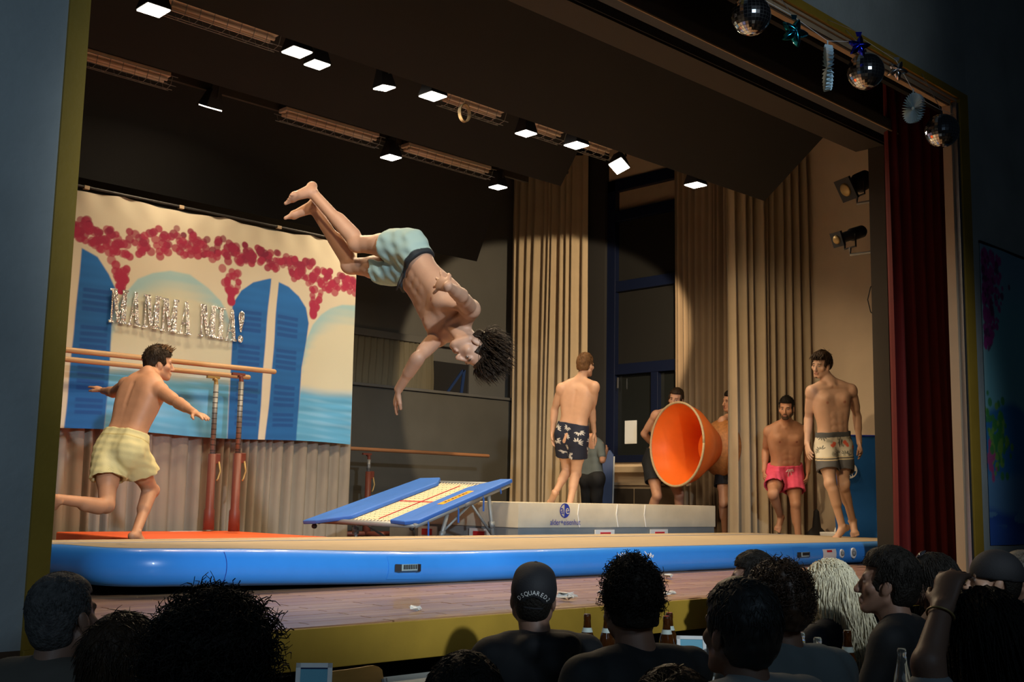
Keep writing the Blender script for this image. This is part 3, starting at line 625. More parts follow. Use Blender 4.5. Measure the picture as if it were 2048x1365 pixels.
t = bars('low dark wooden bar on a red post by the padded back wall', 8.2, 10.85, 11.6, None, 1.05, (8.80,), M['wood_dark'], base=False, collar=0.80)
_w = WL[t.name]; t.name = 'low_bar'; WL[t.name] = _w; t['category'] = 'gym bar'
MB().tube([(8.45, 11.6, 0.035), (9.2, 11.6, 0.035)], 0.03, 10).tube([(8.8, 11.25, 0.035), (8.8, 11.95, 0.035)], 0.03, 10).build('base_frame', M['oxide'], t, True)

# landing mattress
lm = thing('landing_mattress', 'thick cream landing mattress with grey base behind the tumbling track', 'mattress', (8.88, 8.43, 0))
def puff(x0, x1, y0, y1, z0, z1, nxx, nyy, nzz, amp, seed):
    b = MB()
    def face(o, u, v, nu, nv, nrm):
        o, u, v, nrm = map(lambda q: np.array(q, float), (o, u, v, nrm)); A = np.linspace(0, 1, nu); B = np.linspace(0, 1, nv)
        G = np.array([[o + u * a + v * c for c in B] for a in A]); k = (np.sin(PI * A)[:, None] ** 0.4) * (np.sin(PI * B)[None] ** 0.4)
        G = G + nrm * (k * (0.5 + 0.5 * sn(G * 1.0, 6, seed)))[..., None] * amp; b.grid(G)
    dx, dy, dz = x1 - x0, y1 - y0, z1 - z0
    face((x0, y0, z0), (dx, 0, 0), (0, 0, dz), nxx, nzz, (0, -1, 0)); face((x0, y0, z1), (dx, 0, 0), (0, dy, 0), nxx, nyy, (0, 0, 0.4))
    face((x0, y1, z0), (0, -dy, 0), (0, 0, dz), nyy, nzz, (-1, 0, 0)); face((x1, y0, z0), (0, dy, 0), (0, 0, dz), nyy, nzz, (1, 0, 0))
    face((x1, y1, z0), (-dx, 0, 0), (0, 0, dz), nxx, nzz, (0, 1, 0)); face((x0, y1, z0), (dx, 0, 0), (0, -dy, 0), 3, 3, (0, 0, 0)); return b
puff(7.395, 10.375, 7.50, 9.36, 0.0, 0.235, 30, 24, 5, 0.006, 3).build('base_block', M['grey_vinyl'], lm, True)
puff(7.385, 10.385, 7.49, 9.37, 0.237, 0.462, 60, 40, 8, 0.016, 5).build('top_block', M['cream_vinyl'], lm, True)
for x in (8.42, 9.26): 
    MB().box(x, x + 0.28, 7.475, 7.488, 0.10, 0.215).build('label_patch', M['white'], lm); MB().box(x + 0.07, x + 0.22, 7.470, 7.4755, 0.13, 0.19).build('label_print', M['red'], lm)
for y in (7.85, 8.6): MB().box(7.372, 7.384, y, y + 0.28, 0.10, 0.215).build('label_patch', M['white'], lm); MB().box(7.366, 7.3725, y + 0.07, y + 0.22, 0.13, 0.19).build('label_print', M['red'], lm)
def ae_logo(o, ax, ay, r, m1, m2, parent, name='logo'):
    """round badge split into a solid and an open half with the letters a and e"""
    o, ax, ay = (np.array(q, float) for q in (o, ax, ay)); nrm = unit(np.cross(ax, ay))
    A = np.linspace(PI / 2, 3 * PI / 2, 15); sq = lambda a: np.sign(math.cos(a)) * abs(math.cos(a)) ** 0.8
    b = MB(); b.prism([(0.97 * r * math.cos(a) * 1.0, r * math.sin(a)) for a in np.linspace(-PI / 2, PI / 2, 15)], o, ax, ay, 0.002)
    for k in range(14):
        a0, a1 = A[k], A[k + 1]; b.prism([(r * math.cos(a0), r * math.sin(a0)), (r * math.cos(a1), r * math.sin(a1)), (0.86 * r * math.cos(a1), 0.86 * r * math.sin(a1)), (0.86 * r * math.cos(a0), 0.86 * r * math.sin(a0))], o, ax, ay, 0.002)
    b.prism([(-0.08 * r, -r), (0.0, -r), (0.0, r), (-0.08 * r, r)], o, ax, ay, 0.002)
    lg = b.build(name, m1, parent)
    V, F = text_geo('a', r * 1.75); link('logo_letter', [o + nrm * 0.001 + ax * (p[0] - 0.93 * r) + ay * (p[1] - 0.46 * r) for p in V], F, m1, lg)
    V, F = text_geo('e', r * 1.75); link('logo_letter', [o + nrm * 0.004 + ax * (p[0] + 0.02 * r) + ay * (p[1] - 0.46 * r) for p in V], F, m2, lg)
ae_logo((7.98, 7.470, 0.395), (1, 0, 0), (0, 0, 1), 0.068, M['logo_blue'], M['cream_vinyl'], lm)
text_on('print', 'alder+eisenhut', 0.075, (7.78, 7.468, 0.262), (1, 0, 0), (0, 0, 1), M['logo_blue'], lm, 0.92)
for x in (8.16, 8.72, 9.15): MB().tube([(x + 0.02, 7.475, 0.46), (x, 7.472, 0.36), (x + 0.03, 7.474, 0.24)], 0.006, 5).build('seam', M['white'], lm)

# mini trampoline
tr = thing('mini_trampoline', 'tilted mini trampoline with blue edge pads and woven bed', 'trampoline', (6.75, 8.2, 0))
A0, A1 = np.array((6.30, 7.62, 0.275)), np.array((7.36, 7.62, 0.635))      # near rail, low and high end
B0, B1 = np.array((6.05, 8.66, 0.285)), np.array((7.36, 8.80, 0.655))      # far rail
up = unit(np.cross(A1 - A0, B0 - A0))
def pt(u, v, h=0.0): return (A0 + (A1 - A0) * u) * (1 - v) + (B0 + (B1 - B0) * u) * v + up * h
b = MB()
for v in (0.0, 1.0): b.tube([pt(-0.02, v, -0.02), pt(1.02, v, -0.02)], 0.024, 12)
for u in (0.0, 1.0): b.tube([pt(u, 0, -0.02), pt(u, 1, -0.02)], 0.024, 12)
b.build('frame', M['grey_tube'], tr, True)
MB().tube([pt(0.50, 0, -0.02), pt(0.66, 0, -0.02)], 0.034, 12).build('hinge_sleeve', M['steel'], tr, True)
def pad(v0, v1, name='edge_pad'):
    o_ = [(-0.04, v0), (-0.10, (v0 + v1) / 2 if v0 < 0.5 else v1), (0.0, v1 if v0 < 0.5 else v1), (0.86, v1), (1.04, (v0 * 0.6 + v1 * 0.4)), (1.04, v0)]
    if v0 > 0.5: o_ = [(0.04, v0), (0.90, v0), (1.03, v0 + 0.12), (1.0, v1), (-0.12, v1), (-0.10, v1 - 0.12)]
    else: o_ = [(0.0, v0), (-0.04, v0 + 0.10), (-0.02, v1), (0.80, v1), (1.03, v0 + 0.12), (1.04, v0)]
    n_ = len(o_); Vv = [pt(u, v, -0.008) for u, v in o_] + [pt(u, v, 0.030) for u, v in o_]
    MB().add(Vv, [tuple(reversed(range(n_))), tuple(range(n_, 2 * n_))] + [(i, (i + 1) % n_, n_ + (i + 1) % n_, n_ + i) for i in range(n_)]).build(name, M['pad_blue'], tr, bevel=0.010)
pad(-0.03, 0.24); pad(0.70, 1.04)
# woven bed: crossing webbing strips
b = MB()
for k in range(26):
    v = 0.16 + 0.62 * k / 25; b.grid(np.array([[pt(u, v - 0.009, -0.012 + 0.002 * (k % 2)), pt(u, v + 0.009, -0.012 + 0.002 * (k % 2))] for u in (0.06, 0.94)]))
for k in range(36):
    u = 0.07 + 0.86 * k / 35; b.grid(np.array([[pt(u - 0.0095, v, -0.0115 + 0.002 * (k % 2)), pt(u + 0.0095, v, -0.0115 + 0.002 * (k % 2))] for v in (0.14, 0.80)]))
bd = b.build('bed', M['bed'], tr); bd['kind'] = 'stuff'
MB().grid(np.array([[pt(u, v - 0.008, -0.006) for v in (0.46, 0.476)] for u in (0.08, 0.92)])).build('centre_line', M['red'], tr)
MB().grid(np.array([[pt(u, v, -0.006) for u in (0.49, 0.505)] for v in (0.28, 0.70)])).build('centre_line', M['red'], tr)
b = MB()
for u0, u1 in ((-0.005, 0.07), (0.93, 1.0)):
    for k in range(16): v = 0.20 + 0.55 * k / 15; b.tube([pt(u0, v, -0.015), pt(u1, v, -0.012)], 0.006, 6)
b.build('springs', M['bed'], tr)['kind'] = 'stuff'
def leg(u, v, foot, knee=None):
    t0 = pt(u, v, -0.04); b = MB(); b.tube([t0, foot], 0.018, 10); b.obox((t0 + foot) * 0.5 + (0, 0, 0.0), (1, 0, 0), (0, 1, 0), unit(foot - t0), 0.022, 0.022, 0.03); b.build('leg', M['grey_tube'], tr, True)
leg(0.32, 0.0, np.array((6.58, 7.68, 0.0))); leg(0.78, 0.0, np.array((7.26, 7.66, 0.0)))
leg(0.30, 1.0, np.array((6.42, 8.60, 0.0))); leg(0.80, 1.0, np.array((7.18, 8.66, 0.0)))
for (a, b2) in ((pt(0.58, 0, -0.04), (6.60, 7.68, 0.16)), (pt(0.58, 0, -0.04), (7.24, 7.67, 0.16)), (pt(0.25, 1, -0.04), (6.95, 8.62, 0.02))): MB().tube([a, b2], 0.012, 8).build('brace', M['grey_tube'], tr, True)
for u in (0.10, 0.42, 0.70, 0.90):
    p = pt(u, -0.01, 0.0); MB().tube([p + up * 0.01, p - up * 0.045 + (0, -0.012, 0), p - up * 0.05 + (0.01, 0.0, -0.10 if u in (0.42, 0.10, 0.70) else -0.01)], 0.008, 5).build('strap', M['pad_blue'], tr)
for u, v in ((-0.06, 1.0), (0.06, 0.98), (0.04, 0.62), (0.0, 0.05)): MB().lathe([(0.012, -0.02), (0.022, -0.012), (0.022, 0.012), (0.012, 0.02)], pt(u, v, -0.045), (0, 1, 0), 12).build('rubber_foot', M['rubber'], tr, True)
stk = [pt(0.36, 0.07, 0.0315), pt(0.70, 0.07, 0.0315), pt(0.70, 0.135, 0.0315), pt(0.36, 0.135, 0.0315)]
MB().add(stk, [(0, 1, 2, 3)]).build('sticker', M['amber_sticker'], tr)
b = MB()
for k, wl in enumerate((0.022, 0.018, 0.024, 0.018, 0.022, 0.026, 0.016)):
    u = 0.41 + 0.038 * k; b.add([pt(u, 0.092, 0.0325), pt(u + wl, 0.092, 0.0325), pt(u + wl, 0.115, 0.0325), pt(u, 0.115, 0.0325)], [(0, 1, 2, 3)])
b.build('sticker_print', M['ink'], tr)['kind'] = 'stuff'

# crash mat standing on edge, right
cm = thing('crash_mat', 'tall blue vinyl crash mat standing on edge at the right', 'mat', (11.3, 6.2, 0))
o_, e_ = np.array((11.02, 6.36, 0.0)), unit((11.45 - 11.02, 5.90 - 6.36, 0)); nrm_ = np.array((-e_[1], e_[0], 0)) * -1
G = []
for z in np.linspace(0.0, 1.225, 16):
    bow = 0.05 * math.sin(z * 7) * (1 - z / 1.225) ** 1.5 + 0.05 * (1 - z / 1.225) ** 2
    G.append([o_ + e_ * s_ + (0, 0, z) + nrm_ * (bow + 0.01 * math.sin(s_ * 4)) for s_ in np.linspace(-0.02 - 0.0 * z, 0.66, 10)])
G = np.array(G); back = G - nrm_ * 0.16
b = MB(); b.grid(G[:, ::-1]); b.grid(back); b.grid(np.stack([G[-1], back[-1]])); b.grid(np.stack([G[:, 0], back[:, 0]])); b.grid(np.stack([back[:, -1], G[:, -1]]))
b.build('cover', M['crash_blue'], cm, True)
MB().tube([G[-1, k] + (0, 0, 0.004) for k in range(10)], 0.010, 6).build('piping', M['logo_blue'], cm)
lo = o_ + e_ * 0.10 + nrm_ * 0.035 + (0, 0, 0.86)
ae_logo(lo, (0, 0, 1), -e_ if np.cross((0, 0, 1), -e_) @ nrm_ > 0 else e_, 0.085, M['white'], M['crash_blue'], cm)
# leaning navy board by the window
lb = thing('leaning_board', 'dark blue board leaning beside the window, behind the mattress', 'board', (11.45, 10.1, 0))
bo, be = np.array((11.33, 10.17, 0.0)), unit((0.75, -0.60, 0)); bn = np.cross(be, (0, 0, 1))
MB().prism([(0, 0), (0.30, 0), (0.33, 1.10), (0.28, 1.17), (0.17, 1.13), (0.07, 1.0)], bo, be, unit((0.05, 0.05, 1)), -0.05).build('board_face', M['navy_board'], lb, bevel=0.012)
MB().prism([(0.285, 0.02), (0.305, 0.02), (0.335, 1.08), (0.315, 1.08)], bo + bn * 0.006, be, unit((0.05, 0.05, 1)), 0.02).build('edge_strip', M['steel'], lb)
tag(MB().box(12.247, 12.2555, 10.14, 10.35, 1.28, 1.60).build('notice_sheet', M['paper']), 'white paper notice taped to the dark window', 'paper')
# low cabinet under the window
rc = thing('low_cabinet', 'low beige brown cabinet under the dark window', 'cabinet', (11.9, 9.7, 0))
MB().box(11.80, 12.17, 9.42, 10.55, 0.02, 0.70).build('cabinet_body', M['beige'], rc, bevel=0.01)
for y in (9.44, 9.81, 10.18): MB().box(11.785, 11.80, y, y + 0.35, 0.06, 0.66).build('cabinet_door', M['beam_soffit'], rc, bevel=0.005)
MB().box(11.77, 12.17, 9.40, 10.57, 0.70, 0.74).build('cabinet_top', M['beige'], rc, bevel=0.006)
# props at the right end of the track
tb = thing('plastic_tub', 'small white plastic tub on the floor beside the blue crash mat', 'tub', (11.55, 6.66, 0))
tq = np.array((0.63, 0.04, 0.0)); b = MB(); b.hexa([np.array(q) + tq for q in [(10.78, 6.54, 0.002), (11.05, 6.54, 0.002), (11.05, 6.74, 0.002), (10.78, 6.74, 0.002), (10.74, 6.50, 0.20), (11.09, 6.50, 0.20), (11.09, 6.78, 0.20), (10.74, 6.78, 0.20)]]); b.build('tub_body', M['white'], tb, bevel=0.012)
MB().tube([np.array(q) + tq for q in [(10.84, 6.64, 0.20), (10.86, 6.64, 0.24), (10.98, 6.64, 0.24), (11.0, 6.64, 0.20)]], 0.012, 8).build('tub_handle', M['white'], tb, True)
bg = MB().lathe([(0.02, 0.0), (0.15, 0.01), (0.16, 0.10), (0.10, 0.19), (0.05, 0.24), (0.03, 0.42), (0.005, 0.45)], (11.66, 7.02, 0.0), n=16).build('dark_bag', M['rubber'], smooth=True)
tag(bg, 'small black bag slumped on the floor beside the white tub', 'bag')
tag(MB().box(10.40, 10.72, 7.62, 7.95, 0.0, 0.10).build('wooden_block', M['wood_rail'], bevel=0.01), 'low pale wooden block at the end of the mattress', 'block')
tag(MB().box(10.50, 10.80, 8.0, 8.25, 0.0, 0.14).build('orange_pad', M['orange'], bevel=0.015), 'small orange pad on the floor behind the mattress end', 'pad')

# orange double funnel carried by two men
fx = np.array((10.624, 8.201, 1.156))                 # centre of the mouth
fd = unit((-0.972, 0.235, 0.024))       # direction the mouth faces
fn = thing('giant_funnel', 'big orange funnel with a pale rim and amber tail, carried by two men', 'funnel', tuple(fx - np.array((0, 0, 0.45))))
R1 = 0.490
b = MB(); b.lathe([(R1, 0), (R1 * 0.985, -0.03), (R1 * 0.90, -0.16), (0.215, -0.50), (0.195, -0.50), (R1 * 0.86, -0.16), (R1 * 0.95, -0.02), (R1 * 0.97, 0)], fx, fd, 48)
b.f = [f for f in b.f if len(f) == 4]
b.build('funnel_shell', M['orange_cone'], fn, True)
MB().lathe([(0.21, -0.490), (0.01, -0.485)], fx, fd, 32).build('funnel_floor', M['orange_cone'], fn)
fxx, fyy, _ = frame_of(fd)
MB().tube([fx + (fxx * math.cos(a) + fyy * math.sin(a)) * R1 * 0.985 for a in np.linspace(0, 2 * PI, 49)], 0.014, 8).build('rim', M['cork'], fn, True)
MB().lathe([(0.19, -0.49), (0.22, -0.51), (0.26, -0.56), (0.335, -0.65), (0.34, -0.68), (0.30, -0.68)], fx, fd, 40).build('funnel_tail', M['amber'], fn, True)
for a in (2.2, 5.0): MB().tube([fx + (fxx * math.cos(a) + fyy * math.sin(a)) * (R1 * 0.985 - h * 0.2) - fd * (0.05 + h) for h in (0.0, 0.05)], 0.018, 8).build('grip', M['cork'], fn)

# ================================================================ DECORATIONS ON THE ARCH
foil = mat('mirror_tiles', (0.62, 0.64, 0.68), 0.12, 1.0)
def mirror_ball(c, r, lab):
    c = np.array(c, float); t = thing('mirror_balloon', lab, 'balloon', tuple(c), 'mirror ball balloons on the arch')
    b = MB(); n = 18; m = 30; e = 0.10
    for i in range(1, n):
        for k in range(m):
            a0, a1 = PI * (i - 0.5 + e / 2) / n, PI * (i + 0.5 - e / 2) / n; p0, p1 = 2 * PI * (k + e / 2) / m, 2 * PI * (k + 1 - e / 2) / m
            b.add([c + r * np.array((math.sin(a) * math.cos(p), math.sin(a) * math.sin(p), math.cos(a) * 1.02)) for a, p in ((a0, p0), (a1, p0), (a1, p1), (a0, p1))], [(0, 1, 2, 3)])
    o = b.build('mirror_tiles', foil, t); o['kind'] = 'stuff'
    MB().lathe([(0.003 + 0.97 * r * math.sin(a), -0.97 * r * math.cos(a)) for a in np.linspace(0.02, PI - 0.02, 18)], c, n=32).build('foil_skin', M['near_black'], t, True)
    MB().tube([c + (0, 0, r * 0.98), c + (0.004, 0, r + 0.03)], [0.012, 0.006], 8).build('neck', foil, t)
    MB().tube([c + (0.004, 0, r + 0.03), (c[0], YA - 0.014, 3.60)], 0.002, 4).build('string', M['steel'], t)
mirror_ball((5.29, 3.55, 3.245), 0.112, 'silver mirror ball balloon, leftmost, cut by the top of the picture')
mirror_ball((6.585, 3.55, 3.28), 0.118, 'silver mirror ball balloon, middle one behind the blue star')
mirror_ball((7.655, 3.55, 3.14), 0.118, 'silver mirror ball balloon, rightmost beside the corner of the arch')
def star(c, r, col, lab, yaw, roll):
    c = np.array(c, float); t = thing('star_balloon', lab, 'balloon', tuple(c), 'foil star balloons on the arch'); m = mat('foil_' + lab.split()[0], col, 0.16, 1.0)
    d = unit((math.sin(yaw), -math.cos(yaw), 0)); ax = unit(np.cross((0, 0, 1), d)); ay = np.cross(d, ax); b = MB(); V = [c + d * r * 0.42]; n = 40; rings_ = 7
    for s_ in (1, -1):
        V = [c + d * r * 0.42 * s_]; F = []
        for q in range(1, rings_ + 1):
            f_ = q / rings_
            for k in range(n):
                a = 2 * PI * k / n; st_ = abs(((a * 5 / (2 * PI)) % 1) - 0.5) * 2; rad = r * (0.50 + 0.50 * st_ ** 1.3) * f_
                h = r * 0.42 * math.sqrt(max(0, 1 - f_ ** 2)) * (0.75 + 0.25 * st_) ; aa = a + roll
                V.append(c + ax * math.sin(aa) * rad + ay * math.cos(aa) * rad + d * s_ * h)
        F = [(0, 1 + k, 1 + (k + 1) % n) for k in range(n)] + [(1 + (q - 1) * n + k, 1 + q * n + k, 1 + q * n + (k + 1) % n, 1 + (q - 1) * n + (k + 1) % n) for q in range(1, rings_) for k in range(n)]
        b.add(V, F)
    b.build('foil_body', m, t, True)
    MB().prism([(-0.012, 0), (0.012, 0), (0.02, 0.03), (-0.02, 0.03)], c + ay * r * 0.85, ax, ay, 0.003).build('tail_tab', m, t)
    MB().tube([c + ay * r * 0.85, c + (0, 0.02, r + 0.03), (c[0], YA - 0.014, 3.60)], 0.002, 4).build('string', M['steel'], t)
star((5.755, 3.56, 3.29), 0.095, (0.02, 0.33, 0.46), 'teal foil star balloon hanging right of the leftmost mirror ball', -0.55, 0.35)
star((6.36, 3.47, 3.36), 0.075, (0.015, 0.03, 0.62), 'royal blue foil star balloon in front of the middle mirror ball', -0.9, 0.2)
star((7.07, 3.58, 3.43), 0.075, (0.62, 0.60, 0.62), 'silver foil star balloon on the yellow edge between two mirror balls', -0.9, 0.5)
fanm = mat('pale_blue_paper', (0.42, 0.62, 0.74), 0.75)
def paper_fan(c, r, d, lab):
    c = np.array(c, float); d = unit(d); t = thing('paper_fan', lab, 'paper fan', tuple(c), 'pale blue paper fans on the arch'); ax = unit(np.cross((0, 0, 1), d)); ay = np.cross(d, ax); n = 64; V = []; F = []
    for q, (f_, h) in enumerate(((0.06, 0.004), (0.55, 0.016), (1.0, 0.022))):
        for k in range(n):
            a = 2 * PI * k / n; rad = r * f_ * (1.0 if k % 2 else (1.0 if q < 2 else 0.93)); V.append(c + (ax * math.sin(a) + ay * math.cos(a)) * rad + d * (h if k % 2 else -h))
    F = [tuple(range(n))] + [(q * n + k, q * n + (k + 1) % n, (q + 1) * n + (k + 1) % n, (q + 1) * n + k) for q in range(2) for k in range(n)]
    MB().add(V, F).build('pleated_disc', fanm, t)
    MB().lathe([(r * 0.10, -0.012), (r * 0.10, 0.012)], c, d, 14).build('centre_button', fanm, t)
    MB().tube([c + ay * r, c + (0, 0, r + 0.035)], 0.004, 5).build('hanging_tab', fanm, t)
paper_fan((6.12, 3.55, 3.17), 0.145, (-0.60, 0.80, 0.0), 'pale blue pleated paper fan seen nearly edge on')
paper_fan((7.24, 3.55, 3.20), 0.105, (-0.90, 0.42, -0.05), 'pale blue pleated paper fan turned to show its face')
P = [(5.29, 3.57, 3.40), (5.75, 3.57, 3.40), (6.12, 3.55, 3.345), (6.38, 3.55, 3.42), (6.6, 3.56, 3.50), (7.06, 3.58, 3.50), (7.24, 3.56, 3.34), (7.45, 3.56, 3.30), (7.64, 3.56, 3.30), (8.1, 3.66, 3.40)]
tag(MB().tube(P, 0.0022, 4).build('garland_string', M['paper']), 'thin white string carrying the balloons and paper fans along the arch', 'string')
# seaside mural on the right hand wall
mx0, mx1, mz0, mz1 = 8.53, 10.5, 0.22, 2.50; nx, nz = 180, 220
X, Z = np.meshgrid(np.linspace(mx0, mx1, nx), np.linspace(mz0, mz1, nz), indexing='ij'); P3 = np.stack([X, Z, X * 0], -1)
wob = sn(P3, 9, 31) * 0.03; C = np.ones(X.shape + (3,)) * np.array((0.20, 0.50, 0.56))
C = paint(C, smooth(1.9, 2.4, Z), (0.22, 0.38, 0.50)); C = paint(C, smooth(8.62, 8.50, X + wob) * smooth(0.8, 1.8, Z) * 0.7, (0.45, 0.60, 0.60))
C = paint(C, smooth(1.20, 1.12, Z + wob - 0.12 * np.sin((X - 8.4) * 3)), (0.03, 0.20, 0.48))
C = paint(C, smooth(0.80, 0.70, Z + wob), (0.12, 0.28, 0.50)); C = paint(C, smooth(0.50, 0.42, Z + wob * 2) * (sn(P3 * np.array((1, 6, 1)), 12, 33) > 0.1), (0.03, 0.10, 0.42))
C = paint(C, smooth(0.38, 0.30, Z + wob + 0.15 * (X - 9.0)), (0.04, 0.13, 0.50))
r = random.Random(5)
for k in range(420):
    q = r.random()
    if q < 0.62: x = 8.56 + abs(r.gauss(0, 0.13)); z = 2.45 - r.random() ** 1.1 * (0.85 - min(0.6, (x - 8.55) * 1.2)); c = (0.42, 0.04, 0.26) if r.random() < 0.7 else (0.16, 0.03, 0.12); rr = r.uniform(0.012, 0.032)
    elif q < 0.9: x = 8.70 + r.gauss(0, 0.09); z = 1.02 + r.gauss(0, 0.12); c = (0.06, 0.28, 0.06) if r.random() < 0.6 else (0.20, 0.42, 0.06); rr = r.uniform(0.015, 0.035)
    else: x = 8.60 + r.gauss(0, 0.03); z = 0.86 + r.gauss(0, 0.08); c = (0.50, 0.08, 0.24); rr = r.uniform(0.012, 0.026)
    dd = np.hypot(X - x, Z - z); C = paint(C, smooth(rr + 0.008, rr - 0.004, dd) * 0.9, c)
ii = np.arange(nx * nz).reshape(nx, nz); F = np.stack([ii[:-1, :-1], ii[1:, :-1], ii[1:, 1:], ii[:-1, 1:]], -1).reshape(-1, 4)
V = np.stack([X, np.full_like(X, YA - 0.012) + 0.004 * np.sin(X * 9), Z], -1).reshape(-1, 3)
mu = thing('wall_mural', 'dim seaside mural cloth with pink blossom on the right wall', 'mural', (mx0, YA, mz0))
mo = link('mural_cloth', V, F, mat('mural_paint', (1, 1, 1), 0.85, attr='col'), mu, True); vcol(mo.data, np.clip(C, 0, 1).reshape(-1, 3))
MB().box(mx0, mx1, YA - 0.014, YA, mz1, mz1 + 0.02).build('mural_batten', M['near_black'], mu)
# crumpled plastic scraps on the apron
scr = mat('crumpled_foil', (0.75, 0.73, 0.68), 0.35)
for k, (x, y, s_, lab) in enumerate(((4.21, 3.95, 0.055, 'largest crumpled white scrap on the apron, beside the black cap'), (4.42, 4.10, 0.035, 'crumpled white scrap just right of the largest scrap'), (3.30, 3.97, 0.03, 'crumpled white scrap on the apron left of the black cap'),
                         (4.70, 4.11, 0.03, 'crumpled white scrap on the apron left of the curly head'), (4.90, 3.86, 0.035, 'crumpled white scrap near the apron edge right of the curly head'), (5.05, 3.93, 0.025, 'smallest crumpled white scrap right of the curly head'), (6.02, 4.72, 0.045, 'crumpled white scrap lying close to the blue track'))):
    b = MB(); rr = random.Random(k); V = [(x + s_ * rr.uniform(-1.3, 1.3), y + s_ * rr.uniform(-0.9, 0.9), rr.uniform(0.0, 0.8) * s_) for _ in range(16)]
    F = [tuple(rr.sample(range(16), 3)) for _ in range(18)]; tag(b.add(V, F).build('plastic_scrap', scr), lab, 'scrap', 'plastic scraps on the apron')
